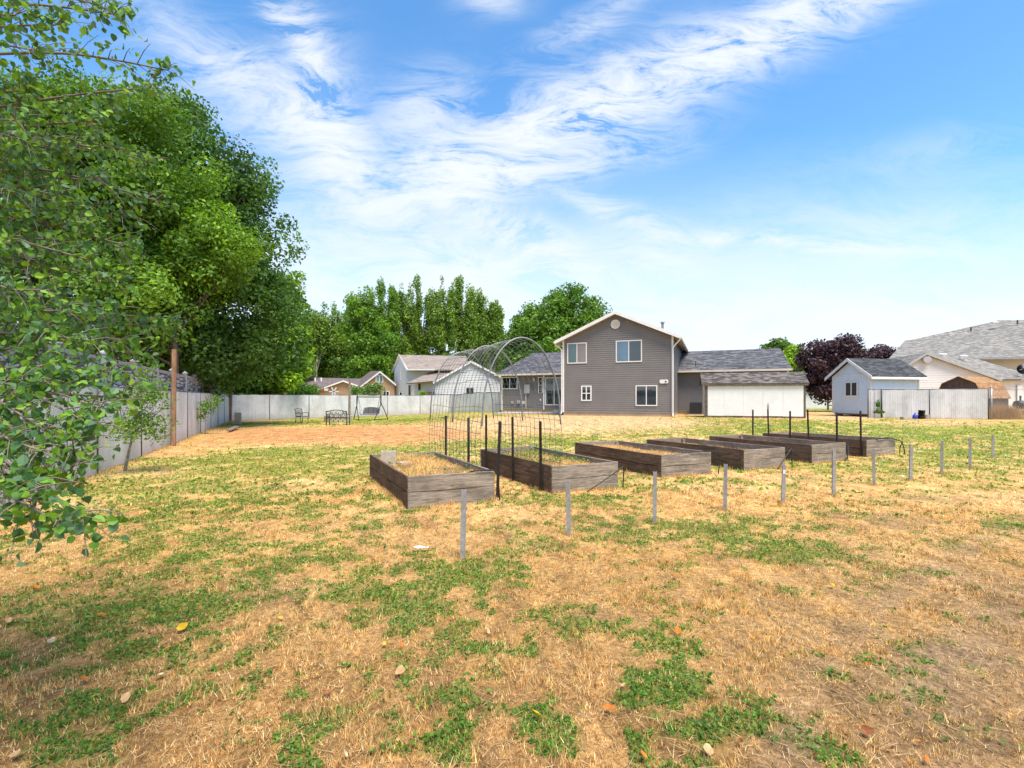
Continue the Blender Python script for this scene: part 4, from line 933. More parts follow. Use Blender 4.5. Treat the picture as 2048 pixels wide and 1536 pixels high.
hs_ = .4; sl = (zr-.15-z1)/(Wd/2); e = .35
fix_normals(MB().prism([(-e, z1-e*sl+.17), (Wd/2, zr+.02), (Wd+e, z1-e*sl+.17), (Wd+e, z1-e*sl+.1), (Wd/2, zr-.05), (-e, z1-e*sl+.1)], 'x', -.3, Ls+.25).build('roof', M['rshed'], BS))
fix_normals(MB().prism([(-e-.02, z1-e*sl+.16), (Wd/2, zr+.01), (Wd+e+.02, z1-e*sl+.16), (Wd+e+.02, z1-e*sl-.06), (Wd/2, zr-.2), (-e-.02, z1-e*sl-.06)], 'x', -.34, -.302).build('rake_board', M['white'], BS))
MB().box(-.3, Ls+.25, -e-.05, -e-.002, z1-e*sl-.06, z1-e*sl+.10).build('fascia', M['white'], BS)
MB().box(.05, Ls-.05, .1, Wd-.1, .1, z0-.002).build('floor_frame', M['redpost'], BS)
mb = MB(); [mb.box(xx, xx+.3, yy_, yy_+.3, -.1, .098) for xx in (.1, 1.8, 3.5) for yy_ in (.15, 1.4, 2.5)]; mb.build('skid_block', M['weather'], BS)
window(BS, fF, 1.05, 2.1, 1.35, 2.42, ['glass', 'glass'], fw=.09)

# brown barn shed
BB = thing('barn_shed', 'dark brown gambrel roofed barn shed with orange brown shingles behind the slatted fence', 'shed', (30.4, 35.45, .33), R(-65))
wB, lB = 2.6, 3.6
poly = [(0, 1.34), (.35, 2.3), (1.3, 2.78), (2.25, 2.3), (2.6, 1.34)]
fix_normals(MB().prism([(0.03, 0), (wB-.03, 0), (wB-.03, 1.32)]+[(p[0]+(.04 if p[0] < 1.2 else -.04 if p[0] > 1.5 else 0), p[1]-.04) for p in reversed(poly[1:-1])]+[(.03, 1.32)], 'y', 0, lB).build('wall', M['barn'], BB))
fix_normals(MB().prism([(-.08, 1.25)]+poly[1:-1]+[(wB+.08, 1.25), (wB+.02, 1.22)]+[(p[0], p[1]-.035) for p in reversed(poly[1:-1])]+[(-.02, 1.22)], 'y', -.12, lB+.1).build('roof', M['rorange'], BB))

# cream ranch house on the right
CH = thing('cream_house', 'cream sided house with a broad light grey shingle roof at far right', 'house', (37.6, 44.5, .33), R(-14))
def ch(px, py, d): q = local(CH, P(px, py, d)); return tuple(q)
def poly3(root, pts_list, name, m, thick=.1):
    mb = MB()
    for pts in pts_list:
        n = len(pts); a = [Vector(p) for p in pts]; nn = (a[1]-a[0]).cross(a[2]-a[0]).normalized()*thick
        mb.add([tuple(p) for p in a]+[tuple(p-nn) for p in a], [tuple(range(n)), tuple(range(2*n-1, n-1, -1))]+[(i, i+n, (i+1) % n+n, (i+1) % n) for i in range(n)])
    return fix_normals(mb.build(name, m, root))
# main hipped mass (local frame: x right, y back)
poly3(CH, [[ch(1776,719,47), ch(2140,712,44), ch(2120,640,52), ch(1996,640,53.5), ch(1904,672,52), ch(1810,681,52)], [ch(1776,719,47), ch(1810,681,52), ch(1800,719,60)], [ch(1810,681,52), ch(1904,672,52), ch(1996,640,53.5), ch(2120,640,52), ch(2200,700,62), ch(1800,719,60)]], 'roof', M['rgrey'])
q0 = ch(1782,719,48.5); q1 = ch(2140,716,45.5)
poly3(CH, [[ch(1786,722,48.6), ch(2140,715,45.6), ch(2140,812,45.6), ch(1786,812,48.6)]], 'upper_wall', M['cwall'], .2)
# front gable wing
g0 = ch(1815,727,42.3); g1 = ch(1988,757,40.9); ga = ch(1849,706,42.0); gb0 = ch(1815.5,812,42.3); gb1 = ch(1986,812,40.9)
dv = Vector(g1)-Vector(g0); dv.z = 0; Lg = dv.length; dv.normalize(); nn_ = Vector((dv.y, -dv.x, 0)); fc = Fr((g0[0], g0[1], 0), dv, nn_)
aa = (Vector(ga)-Vector(g0)); aa.z = 0; aa = aa.length
siding(CH, fc, 0, Lg, -.2, [(0, g0[2]-.06), (aa, ga[2]-.08), (Lg, g1[2]-.06)], M['cwall'], .2, .03)
def off(p, b, o=.35): q = Vector(p)-nn_*b+nn_*o; return tuple(q)
lft = Vector(g0)-dv*.45-Vector((0,0,.28)); rgt = Vector(g1)+dv*.35-Vector((0,0,.07)); apx = Vector(ga)
poly3(CH, [[off(lft,0), off(apx,0), off(apx,9,0), off(lft,9,0)], [off(apx,0), off(rgt,0), off(rgt,9,0), off(apx,9,0)]], 'roof', M['rgrey'], .12)
poly3(CH, [[off(lft,0,.36), off(apx,0,.36), tuple(Vector(off(apx,0,.36))-Vector((0,0,.18))), tuple(Vector(off(lft,0,.36))-Vector((0,0,.18)))], [off(apx,0,.36), off(rgt,0,.36), tuple(Vector(off(rgt,0,.36))-Vector((0,0,.18))), tuple(Vector(off(apx,0,.36))-Vector((0,0,.18)))]], 'rake_board', M['box'], -.03)
# low right part
poly3(CH, [[off(apx,0), off(rgt,0), ch(1952,717,45.0)], [off(rgt,0), ch(2085,757,41.7), ch(1952,717,45.0)]], 'roof', M['rgrey'], .1)
poly3(CH, [[ch(1990,758,41.6), ch(2160,758,42.0), ch(2160,815,42.0), ch(1990,815,41.6)]], 'wall', M['cwall'], .2)
poly3(CH, [[ch(1986,757,41.1), ch(2160,757,41.4), ch(2160,761,41.4), ch(1986,761,41.1)]], 'gutter', M['galv'], .1)
poly3(CH, [[ch(1950,715.5,45.2), ch(2140,713,43.9), ch(2140,717,43.9), ch(1950,719,45.2)]], 'gutter', M['galv'], .1)
vq = ch(1854, 719.5, 41.7); mb = MB(); vv = [tuple(Vector(vq)+dv*.32*math.cos(R(22.5+45*k))+Vector((0,0,.3*math.sin(R(22.5+45*k))))+nn_*.1) for k in range(8)]
mb.add(vv+[tuple(Vector(v)-nn_*.12) for v in vv], [tuple(range(8)), tuple(range(15, 7, -1))]+[(i, i+8, (i+1) % 8+8, (i+1) % 8) for i in range(8)]); fix_normals(mb.build('gable_vent', M['box'], CH))
for (px, py, d) in ((1990,645,51.5),(1886,709,42.8),(1927,712.5,42.6)):
    q = Vector(ch(px, py, d)); MB().rbox(q, (.55,.3,.14), Matrix.Rotation(R(15), 3, 'X')).build('roof_vent', M['white'], CH)
for (px, py, d) in ((2035,643,51.5),(1942,657,52)):
    q = Vector(ch(px, py, d)); MB().tube([q-Vector((0,0,.3)), q+Vector((0,0,.15))], .07, 8).build('vent_pipe', M['darkmetal'], CH)
poly3(CH, [[ch(2034,770,41.4), ch(2044,770,41.4), ch(2044,812,41.4), ch(2034,812,41.4)]], 'door', M['white'], .05)
q = Vector(ch(2046, 738, 41.3)); mb = MB(); mb.tube([q+Vector((0,0,-.6)), q], .03, 6); mb.tube([q, q+Vector((-.45,-.35,-.1))], .02, 6)
dsh = []; mb.build('dish_arm', M['galv'], CH)
mb = MB(); mb.tube([q+Vector((0,.12,.0)), q+Vector((0,.05,0)), q+Vector((-.02,-.06,0))], [.05,.3,.42], 20); mb.build('satellite_dish', M['ac'], CH, smooth=True)
# grill, clump, clutter
p = Vector((32.0, 31.0, .33)); gr = thing('grill', 'black barrel grill on legs behind the open chain link fence', 'grill', p, R(10))
mb = MB(); mb.tube([(-.5,0,.85), (-.46,0,.85), (.46,0,.85), (.5,0,.85)], [.1,.26,.26,.1], 16); mb.build('barrel', M['iron'], gr, smooth=True)
for sx in (-.35,.35):
    for sy in (-.25,.25): MB().tube([(sx*.8, sy*.5, .65), (sx, sy, 0)], .02, 6).build('leg', M['iron'], gr)
MB().tube([(-.2,0,1.1),(-.2,0,1.42)], .05, 8).build('chimney', M['iron'], gr); MB().box(-.45,.45,-.5,-.3,.72,.75).build('shelf', M['iron'], gr)
def tuft(px, py, n, rr, hh, pal, label, name, mm='straw', kind=None):
    p = G(px, py); x = p.x+rng.normal(size=n)*rr; y = p.y+rng.normal(size=n)*rr*.5
    v, c_ = blades(x, y, gz(x, y), hh*(.4+.7*rng.random(n)), .014+.01*rng.random(n), np.array(pal)*(.6+.7*rng.random(n))[:, None], np.radians(4+32*rng.random(n)))
    return tag(fastmesh(name, v, 3, M[mm], None, c_), label, 'grass clump')
tuft(2008, 838, 2600, .45, .95, (.50,.30,.11), 'tall dry orange grass clump at the foot of the thick corner post', 'tall_dry_grass')
def lumps(label, name, cat, m, spec):
    o = thing(name, label, cat, spec[0]); return o
p = G(1830, 838); o = thing('jug', 'blue plastic jug on the ground by the right fence', 'jug', p)
MB().tube([(0,0,0),(0,0,.02),(0,0,.2),(0,0,.28),(0,0,.32)], [.1,.13,.13,.06,.035], 12).build('body', M['bluep'], o, smooth=True); MB().tube([(.1,0,.08),(.17,0,.12),(.16,0,.22),(.07,0,.25)], .015, 6).build('handle', M['bluep'], o); MB().tube([(0,0,.32),(0,0,.35)], .04, 10).build('cap', M['bluep'], o)
p = G(1842, 838); o = thing('pot_stack', 'black plastic pots leaning against the right fence', 'plant pots', p)
for k, (z_, t_) in enumerate(((0, .0), (.18, .15), (.32, .25))): MB().tube([(0+t_*.1,0,z_),(t_*.2,0,z_+.2),(t_*.2,0,z_+.205)], [.14,.18,.19], 14).build('pot', M['hose'], o, smooth=True)
p = G(1853, 838); o = MB().tube([(0,0,0),(0,0,.25),(0,0,.26)], [.13,.16,.165], 14).build('bucket', M['box']); o.location = p; tag(o, 'grey bucket beside the black pots at the right fence', 'bucket')
p = G(1812, 839); blockobj('concrete_block', .55, .25, .16, p, .1, 'long low tan concrete slab block at the foot of the right fence', hollow=False)
p = G(474, 848); blockobj('concrete_block', .40, .3, .22, p, .2, 'lower concrete block near the far left fence corner')
p = G(476, 843.5); blockobj('concrete_block', .42, .12, .62, p, .1, 'upright pale concrete slab behind the lower block at the left corner', hollow=False)
p0 = G(413, 865); o = MB().box(-1.25, 1.25, -.1, .1, 0, .05).build('loose_board', M['deck']); o.location = (p0.x+.55, p0.y+1.2, .10); o.rotation_euler = (.2, -.02, R(110)); tag(o, 'weathered loose board lying at the foot of the left fence', 'board')
# split rail fence, white outbuilding, road beyond
o = MB().box(-30, 60, -2.6, 2.6, -.05, .02).build('road', M['concrete']); o.location = (40, 62, .33); tag(o, kind='structure')
rf = thing('rail_fence', 'low brown split rail fence beyond the purple tree', 'fence', (33.2, 52.0, .33), 0)
for xx in (0, 2.4, 4.8): MB().box(xx-.07, xx+.07, -.07, .07, -.1, 1.05).build('post', M['weather'], rf)
for zz_ in (.45, .85): MB().box(0, 4.8, -.04, .04, zz_, zz_+.11).build('rail', M['weather'], rf)
ob = thing('white_outbuilding', 'distant low white garage seen under the purple tree', 'garage', (38, 68, .33), R(-6))
MB().box(0, 16, 0, 8, -.1, 2.6).build('wall', M['shedwhite'], ob); gable_x(ob, M['rgrey'], -.5, 16.5, -.5, 8.5, 2.62, 4.0); MB().box(6.2, 8.0, -.04, -.001, 0, 2.1).build('door', M['deck'], ob)

# tan house beyond the back fence
TH_ = thing('tan_house', 'tan stucco house with a brown purple shingle roof beyond the back fence', 'house', (-31, 65, 0), R(-6))
def lt(px, py, d, rt=TH_): return tuple(local(rt, P(px, py, d)))
poly3(TH_, [[lt(551,777,62), lt(640,778,60), lt(725,778,60), lt(722,757,66), lt(640,755,66), lt(623,751.5,66), lt(577,758,66)], [lt(551,777,62), lt(577,758,66), lt(570,775,72)]], 'roof', M['rmaroon'], .12)
poly3(TH_, [[lt(577,758,66), lt(623,751.5,66), lt(640,755,66), lt(722,757,66), lt(724,778,74), lt(570,778,74)]], 'roof', M['rmaroon'], .12)
poly3(TH_, [[lt(554,778,62.3), lt(640,778,60.5), lt(640,822,60.5), lt(554,822,62.3)]], 'wall', M['tan'], .3)
poly3(TH_, [[lt(640,778,59.4), lt(686,762,59.0), lt(726,776,58.8), lt(726,824,58.8), lt(640,824,59.4)]], 'gable_wall', M['tan'], .3)
poly3(TH_, [[lt(634,779.5,58.6), lt(686,760.5,58.3), lt(686,763.5,58.3), lt(634,782,58.6)], [lt(686,760.5,58.3), lt(729,775,58.1), lt(729,778,58.1), lt(686,763.5,58.3)]], 'rake_board', M['white'], -.05)
poly3(TH_, [[lt(634,779,58.7), lt(686,760.2,58.4), lt(690,757,66), lt(640,776,66)], [lt(686,760.2,58.4), lt(729,774.7,58.2), lt(730,757,66), lt(690,757,66)]], 'roof', M['rmaroon'], .1)
poly3(TH_, [[lt(723,772,56.6), lt(760,745,56.2), lt(790,768,56.0), lt(790,826,56.0), lt(723,826,56.6)]], 'gable_wall', M['tan'], .3)
poly3(TH_, [[lt(719,773.5,56), lt(760,742,55.6), lt(760,745.5,55.6), lt(719,777,56)], [lt(760,742,55.6), lt(792,768.5,55.4), lt(792,772,55.4), lt(760,745.5,55.6)]], 'rake_board', M['white'], -.05)
poly3(TH_, [[lt(719,773,56.1), lt(760,741.8,55.7), lt(742,742,66), lt(700,772,66)], [lt(760,741.8,55.7), lt(792,768,55.5), lt(790,768,66), lt(742,742,66)]], 'roof', M['rmaroon'], .1)
def wpx(root, x0, y0_, x1, y1_, d, panes, fw=.08, m='white'):
    a = local(root, P(x0, y1_, d)); b = local(root, P(x1, y0_, d)); f_ = Fr((a.x, a.y-.03, 0), (1,0,0), (0,-1,0)); return window(root, f_, 0, b.x-a.x, a.z, b.z, panes, fw=fw, m=m)
wpx(TH_, 752, 750, 767.5, 765, 56.0, ['glasslt', 'glasslt']); wpx(TH_, 766, 782, 780, 796, 55.9, ['glass', 'glass']); wpx(TH_, 564, 780, 574, 792, 61.9, ['glasslt'])
poly3(TH_, [[lt(551,776.5,61.6), lt(640,777,59.8), lt(640,779.5,59.8), lt(551,779,61.6)]], 'fascia', M['white'], .05)
for (px, py) in ((630.5,760),(642.5,760)): q = Vector(lt(px, py, 64)); MB().tube([q-Vector((0,0,.5)), q+Vector((0,0,.3))], .11, 8).build('vent_pipe', M['white'], TH_)

# white vinyl house beyond the back fence
WH = thing('white_house', 'white sided two storey house with taupe shingle roofs beyond the back fence', 'house', (-12.6, 56, 0), R(-8))
lw = lambda px, py, d: tuple(local(WH, P(px, py, d)))
def wallpoly(root, frm, pts, m, name='wall'):
    return poly3(root, [pts], name, m, .25)
def vinyl(root, pts, name='siding_wall', m='wwall', course=.25):
    """pts: lower-left, lower-right, then top outline right->left; planar upright wall with laps"""
    a = Vector(pts[0]); b = Vector(pts[1]); u = b-a; u.z = 0; L = u.length; u.normalize(); n_ = Vector((u.y, -u.x, 0)); f_ = Fr((a.x, a.y, 0), u, n_)
    top = [((Vector(p)-a).dot(u), p[2]) for p in reversed(pts[2:])]; top[0] = (0, top[0][1]); top[-1] = (L, top[-1][1])
    return siding(root, f_, 0, L, a.z, top, M[m], course, .035, name)
vinyl(WH, [lw(789,826,57), lw(814,827,54), lw(814,739,54), lw(799,713,55.8), lw(789,741,57)])
vinyl(WH, [lw(814,827,54.0), lw(868,826,53.6), lw(868,737,53.6), lw(814,738,54.0)])
poly3(WH, [[lw(816,739,53.2), lw(870,739,52.8), lw(940,739,52.5), lw(932,712,58), lw(797,709.5,58.6)], [lw(797,709.5,58.6), lw(932,712,58), lw(934,740,64), lw(784,742.5,64)]], 'roof', M['rbrown'], .12)
poly3(WH, [[lw(784,743,57.6), lw(798,708.5,55.5), lw(799,713,55.5), lw(787,744,57.6)], [lw(798,708.5,55.5), lw(816,738,53.4), lw(814.5,740.5,53.4), lw(799,713,55.5)]], 'rake_board', M['white'], .08)
poly3(WH, [[lw(814,738,53.1), lw(870,738,52.7), lw(870,740.5,52.7), lw(814,740.5,53.1)]], 'gutter', M['white'], .08)
poly3(WH, [[lw(812,766.5,51.5), lw(868,762,50.8), lw(943,721,54), lw(940,722,56), lw(870,739.5,54.2)]], 'roof', M['rbrown'], .1)
vinyl(WH, [lw(829,827,52.4), lw(872,827,51.6), lw(872,762,51.6), lw(829,766,52.4)], m='cwall')
vinyl(WH, [lw(870,827,51.2), lw(1000,826,52.5), lw(1000,753,52.5), lw(942,724,52), lw(870,762,51.2)])
poly3(WH, [[lw(866,764,50.8), lw(942,721.5,51.6), lw(942,725.5,51.6), lw(866,768,50.8)], [lw(942,721.5,51.6), lw(1004,753,52.2), lw(1004,757,52.2), lw(942,725.5,51.6)]], 'rake_board', M['white'], -.08)
poly3(WH, [[lw(866,763.5,50.9), lw(942,721,51.7), lw(944,721,60), lw(880,763,60)], [lw(942,721,51.7), lw(1004,752.5,52.3), lw(1000,752,60), lw(944,721,60)]], 'roof', M['rbrown'], .1)
wpx(WH, 932, 775, 949, 787.5, 51.5, ['glass', 'glass'], fw=.05); wpx(WH, 802, 741, 808, 760, 55.3, ['glass'], fw=.06); wpx(WH, 817, 770, 822.5, 815, 53.8, ['glass'], fw=.08, m='deck'); wpx(WH, 837, 767, 842, 781, 52.0, ['glass'], fw=.06, m='deck')
wpx(WH, 799, 784, 805, 800, 55.3, ['glass'], fw=.05)
# planter on top behind fence
p = P(877, 789, 52); o = MB().box(-1.25, 1.25, -.25, .25, -.25, .22).build('planter_box', M['redpost']); o.location = (p.x, p.y-3.0+.9, p.z-.05); tag(o, 'reddish wooden planter box showing above the back fence', 'planter'); o.rotation_euler.z = R(10)
o.location = (-8.15, 51.9, 2.02)
MB().box(-1.2, 1.2, -.2, .2, -2.0, -.251).build('stand', M['redpost'], o)

# ------------------------------------------------------------------ garden furniture
ch_ = thing('garden_chair', 'black metal garden armchair with pale cushion seat near the back fence', 'chair', G(604, 846.5), R(62))
def chair_parts(t, w, seat_w, m):
    for sx in (-1, 1):
        MB().tube(smoothpath([(sx*w, -.25, 0), (sx*w, -.22, .25), (sx*w, -.23, .42), (sx*w, -.25, .66)], 3), .018, 6).build('leg', M['iron'], t)
        MB().tube(smoothpath([(sx*w*.95, .32, 0), (sx*w*.95, .24, .4), (sx*w*.92, .36, .92)], 3), .018, 6).build('leg', M['iron'], t)
        MB().tube(smoothpath([(sx*w, -.27, .64), (sx*w, -.1, .68), (sx*w, .28, .64)], 4), .018, 6).build('armrest', M['iron'], t)
    MB().box(-w, w, -.24, .24, .39, .42).build('seat', M['iron'], t, bevel=.01)
chair_parts(ch_, .27, .5, 'iron'); MB().box(-.25, .25, -.23, .22, .422, .48).build('cushion', M['box'], ch_, bevel=.02)
mb = MB()
for k in range(-4, 5): mb.tube([(k*.055, .25, .44), (k*.06, .34, .86-.006*k*k)], .009, 5)
mb.tube(smoothpath([(-.26, .35, .84), (0, .36, .95), (.26, .35, .84)], 5), .018, 6); mb.tube([(-.25,.29,.6),(.25,.29,.6)], .01, 5); mb.build('backrest', M['iron'], ch_)
# bench, back towards us
b0 = G(676, 850.5); bn = thing('garden_bench', 'black cast iron bench with scrolled back seen from behind', 'bench', b0, R(178))
for sx in (-1, 1):
    MB().tube(smoothpath([(sx*.6, .24, 0), (sx*.6, .2, .4), (sx*.6, .27, .84)], 3), .028, 6).build('leg', M['iron'], bn)
    MB().tube(smoothpath([(sx*.6, -.24, 0), (sx*.6, -.22, .4), (sx*.6, -.22, .6)], 3), .026, 6).build('leg', M['iron'], bn)
    MB().tube([(sx*.6, -.25, .6), (sx*.6, .22, .62)], .022, 6).build('armrest', M['iron'], bn)
mb = MB(); [mb.box(-.58, .58, -.24+k*.115, -.24+k*.115+.09, .40, .43) for k in range(4)]; mb.build('seat', M['deck'], bn)
mb = MB(); mb.tube(smoothpath([(-.6,.26,.80),(-.3,.27,.87),(0,.27,.90),(.3,.27,.87),(.6,.26,.80)], 4), .025, 6); mb.tube([(-.6,.22,.46),(.6,.22,.46)], .022, 6)
rr = random.Random(4)
for k in range(9):
    cx = -.5+k*.125; cz = .65+.07*math.sin(k*2.1); r = .075
    mb.tube([(cx+r*(1-j/16)*math.cos(j*.55+k), .245, cz+r*1.5*(1-j/16)*math.sin(j*.55+k)) for j in range(15)], .014, 5)
    mb.tube(smoothpath([(cx-.06, .245, .47), (cx+.03, .25, .6), (cx-.03, .25, .74), (cx+.05, .26, .86)], 3), .011, 5)
mb.build('scroll_back', M['iron'], bn)
# fire ring
fp = G(676, 843); fr_ = thing('stone_fire_ring', 'low ring of stacked stone blocks behind the bench', 'fire ring', fp, 0)
for row in range(3):
    for k in range(18):
        a = 2*math.pi*(k+.5*(row % 2))/18; q = Vector((math.cos(a)*.78, math.sin(a)*.78, .07+row*.135)); s_ = random.uniform(.9, 1.0)
        MB().rbox(q, (.2, .262*s_, .125), Matrix.Rotation(a, 3, 'Z')).build('stone_block', M['block'], fr_, bevel=.012)
# swing
sw_ = thing('porch_swing', 'dark metal two seat swing hanging in an arched frame by the back fence', 'swing', G(738, 840), R(4)); sw_.scale = (1.06, 1.06, 1.06)
for sx in (-1, 1):
    for sy in (-1, 1):
        MB().tube(smoothpath([(sx*(.80)+sy*0, sy*.08, 1.62), (sx*.82, sy*.09, 1.1), (sx*.95-0*sx, sy*.3, .75), (sx*1.18+.0, sy*.62, .0)], 6) if sy > 0 else smoothpath([(sx*.80, -.08, 1.62), (sx*.80, -.09, 1.1), (sx*.72, -.3, .72), (sx*.50, -.75, .0)], 6), .03, 8).build('leg', M['iron'], sw_, smooth=True)
    MB().tube([(sx*.80, 0, 1.55), (sx*.80, 0, 1.68)], .045, 8).build('bracket', M['iron'], sw_)
    MB().tube([(sx*.5, -.72, .06), (sx*1.17, .6, .06)], .018, 6).build('foot_brace', M['iron'], sw_)
    for sy in (-.2, .25): MB().tube([(sx*.72, 0, 1.55), (sx*.56, sy, .62)], .008, 5).build('chain', M['iron'], sw_)
MB().tube([(-.82, 0, 1.58), (.82, 0, 1.58)], .032, 8).build('top_bar', M['iron'], sw_, smooth=True)
MB().box(-.55, .6, -.25, .22, .36, .40).build('seat', M['mesh'], sw_, bevel=.01)
mb = MB(); mb.prism([(-.45, .42), (.62, .42), (.66, .78), (.4, .84), (0, .86), (-.35, .80)], 'y', .22, .235); mb.build('backrest', M['mesh'], sw_)
mb = MB(); mb.tube(smoothpath([(-.45,.23,.42),(-.38,.23,.8),(0,.23,.87),(.4,.23,.85),(.66,.23,.79),(.62,.23,.42)], 4), .016, 6); [mb.tube([(x_, .21, .42), (x_+.02, .21, .85)], .01, 5) for x_ in (-.1, .25)]; mb.build('back_frame', M['iron'], sw_)
for sx in (-.55, .6): MB().tube(smoothpath([(sx, .2, .62), (sx, -.1, .64), (sx, -.26, .58), (sx, -.24, .42), (sx, -.1, .5)], 4), .014, 6).build('armrest', M['iron'], sw_)
# garden windmill
p = P(650, 792, 40.5); wm = thing('garden_windmill', 'white garden windmill with a red tail just beyond the back fence', 'windmill', (-15.2, 42.3, 0), 0)
MB().tube([(0,0,0),(0,0,2.1)], .03, 6).build('pole', M['white'], wm); MB().box(-.95,-.86,-.02,.02,2.0,2.5).build('tail', M['red'], wm); MB().box(-.855,-.5,-.02,.02,2.22,2.42).build('vane', M['white'], wm)
mb = MB(); [mb.bar((0,-.05,2.15), (.42*math.cos(a), -.05, 2.15+.42*math.sin(a)), .1, .02, up=(0,1,0)) for a in [k*math.pi/3 for k in range(6)]]; mb.build('blades', M['white'], wm)

# ------------------------------------------------------------------ trees
def E(px, py, rx, ry, d, dk=1.0):
    c = P(px, py, d); return (c.x, c.y, c.z, rx/F*d, rx/F*d*dk, ry/F*d)
def tree(name, label, cat, base, lobes, leaf, n, pal, trunk_r=.25, rc=.9, group=None, seed=1, fill=.5, limbs=14, bark='bark', up=.35, stems=None, vst=1.0):
    r = np.random.default_rng(seed); t = thing(name, label, cat, (base[0], base[1], float(gz(base[0], base[1]))), 0, group)
    L = np.array(lobes); vol = L[:, 3]*L[:, 4]*L[:, 5]; vol = vol**.72; vol /= vol.sum()
    B0 = np.array([base[0], base[1], float(gz(base[0], base[1]))])
    ncl = int(max(14, sum((l[3]*l[5]+l[3]*l[4]+l[4]*l[5])*2.2 for l in lobes)/(rc*rc)*.9))
    k = r.choice(len(L), ncl, p=vol); d = r.normal(size=(ncl, 3)); d /= np.linalg.norm(d, axis=1)[:, None]
    rad = fill+(1.0-fill)*r.random(ncl)**.5
    jit = .82+.36*r.random(ncl)
    C = L[k, :3]+d*L[k, 3:]*(rad*jit*.92)[:, None]; C[:, 2] = np.maximum(C[:, 2], B0[2]+.4)
    crad = rc*(.55+.75*r.random(ncl))
    w_ = crad**2; w_ /= w_.sum(); ci = r.choice(ncl, n, p=w_)
    dd = r.normal(size=(n, 3)); dd /= np.linalg.norm(dd, axis=1)[:, None]; rr_ = crad[ci]*(.35+.75*r.random(n)**.6)
    pts = C[ci]+dd*rr_[:, None]*np.array([1/vst**.5, 1/vst**.5, .8*vst]); pts[:, 2] = np.maximum(pts[:, 2], B0[2]+.1)
    tint = (.78+.44*r.random(ncl))[ci]; pal = np.array(pal); pi = np.clip((r.random(ncl)[ci]*.7+.3*r.random(n))*len(pal), 0, len(pal)-1).astype(int)
    col = pal[pi]*(tint*(.72+.56*r.random(n)))[:, None]
    nr = r.normal(size=(n, 3))*.9+dd*.8; nr[:, 2] += up*1.6; nr /= np.linalg.norm(nr, axis=1)[:, None]
    tt = np.cross(nr, r.normal(size=(n, 3))); tt /= np.linalg.norm(tt, axis=1)[:, None]; bb = np.cross(nr, tt); s = (leaf*(.6+.8*r.random(n)))[:, None]
    pts = pts-B0
    V_ = np.stack([pts-tt*s, pts-bb*s*.6, pts+tt*s, pts+bb*s*.6], 1); V_[:, 1] += nr*s*.18; V_[:, 3] += nr*s*.18
    V_ = V_.reshape(-1, 3)
    fastmesh('crown', V_, 4, M['foliage'], t, np.repeat(col, 4, 0))
    mb = MB(); ctr = L[:, :3].mean(0)-B0; hgt = (L[:, 2]+L[:, 5]).max()-B0[2]; rnd = random.Random(seed)
    tops = stems or [(float(ctr[0]), float(ctr[1]), hgt*.8)]
    for (tx, ty, tz) in tops:
        path = [(0 if j == 0 else tx*(j/6)**1.3+rnd.uniform(-.1, .1)*trunk_r*3, ty*(j/6)**1.3, -.2+ (tz+.2)*j/6) for j in range(7)]
        mb.tube(path, [trunk_r*(1.25 if j == 0 else 1-.85*j/6) for j in range(7)], 8)
    for q in r.choice(ncl, min(limbs, ncl), replace=False):
        c_ = C[q]-B0; h0 = max(.8, c_[2]*rnd.uniform(.35, .7)); f_ = min(1, h0/max(hgt*.8, .1))
        sx, sy, sz = tops[rnd.randrange(len(tops))]; a = Vector((sx*f_**1.3, sy*f_**1.3, h0)); b = Vector(c_)
        m_ = (a+b)/2+Vector((rnd.uniform(-.3,.3), rnd.uniform(-.3,.3), rnd.uniform(-.1,.4))); ra = trunk_r*.32
        mb.tube(smoothpath([a, m_, b], 3), [ra*(1-.8*j/6) for j in range(7)], 5)
    mb.build('trunk', M[bark], t, smooth=True)
    return t
GD = [(.040,.095,.016),(.055,.125,.018),(.075,.160,.022),(.095,.190,.026)]
GM = [(.060,.140,.014),(.085,.185,.018),(.115,.225,.022),(.150,.270,.028)]
GL = [(.13,.25,.012),(.18,.32,.016),(.24,.40,.022),(.11,.22,.015)]
GP = [(.125,.215,.030),(.155,.260,.036),(.195,.305,.045),(.100,.180,.028)]
PU = [(.050,.026,.034),(.075,.040,.052),(.105,.062,.074),(.036,.022,.032)]
tree('broadleaf_tree', 'huge dark green tree at far left, rising behind the near aspen', 'tree', (-18.5, 19.5), [E(140,330,120,200,21), E(40,420,150,260,21), E(230,430,110,210,21), E(150,600,190,150,21), E(150,190,55,70,21), E(270,270,70,80,21), E(60,250,80,110,21)], .088, 84000, GM, .38, .95, 'big trees behind the left wall', 3)
tree('broadleaf_tree', 'huge rounded dark green tree beside it, overhanging the stone look wall', 'tree', (-20.0, 29), [E(370,400,120,180,28), E(370,270,55,70,28), E(455,430,95,150,28), E(515,480,60,120,28), E(440,590,140,120,28), E(310,560,110,150,28), E(420,700,150,60,27)], .105, 95000, GD, .42, 1.15, 'big trees behind the left wall', 4)
tree('broadleaf_tree', 'lighter green tree bulging in front of the huge rounded tree', 'tree', (-15.4, 22.6), [E(350,400,78,95,23.5), E(425,500,75,85,23.5), E(345,540,95,120,23.5), E(250,600,90,90,23)], .09, 36000, GL[:2]+GM[1:], .22, .85, 'big trees behind the left wall', 5)
tree('broadleaf_tree', 'yellow green tree at the right edge of the big tree group', 'tree', (-18.6, 38.2), [E(560,610,42,85,38), E(550,690,55,60,38), E(500,735,70,45,38), E(575,740,30,40,38)], .15, 24000, GL+GM[:2], .22, 1.0, 'big trees behind the left wall', 6)
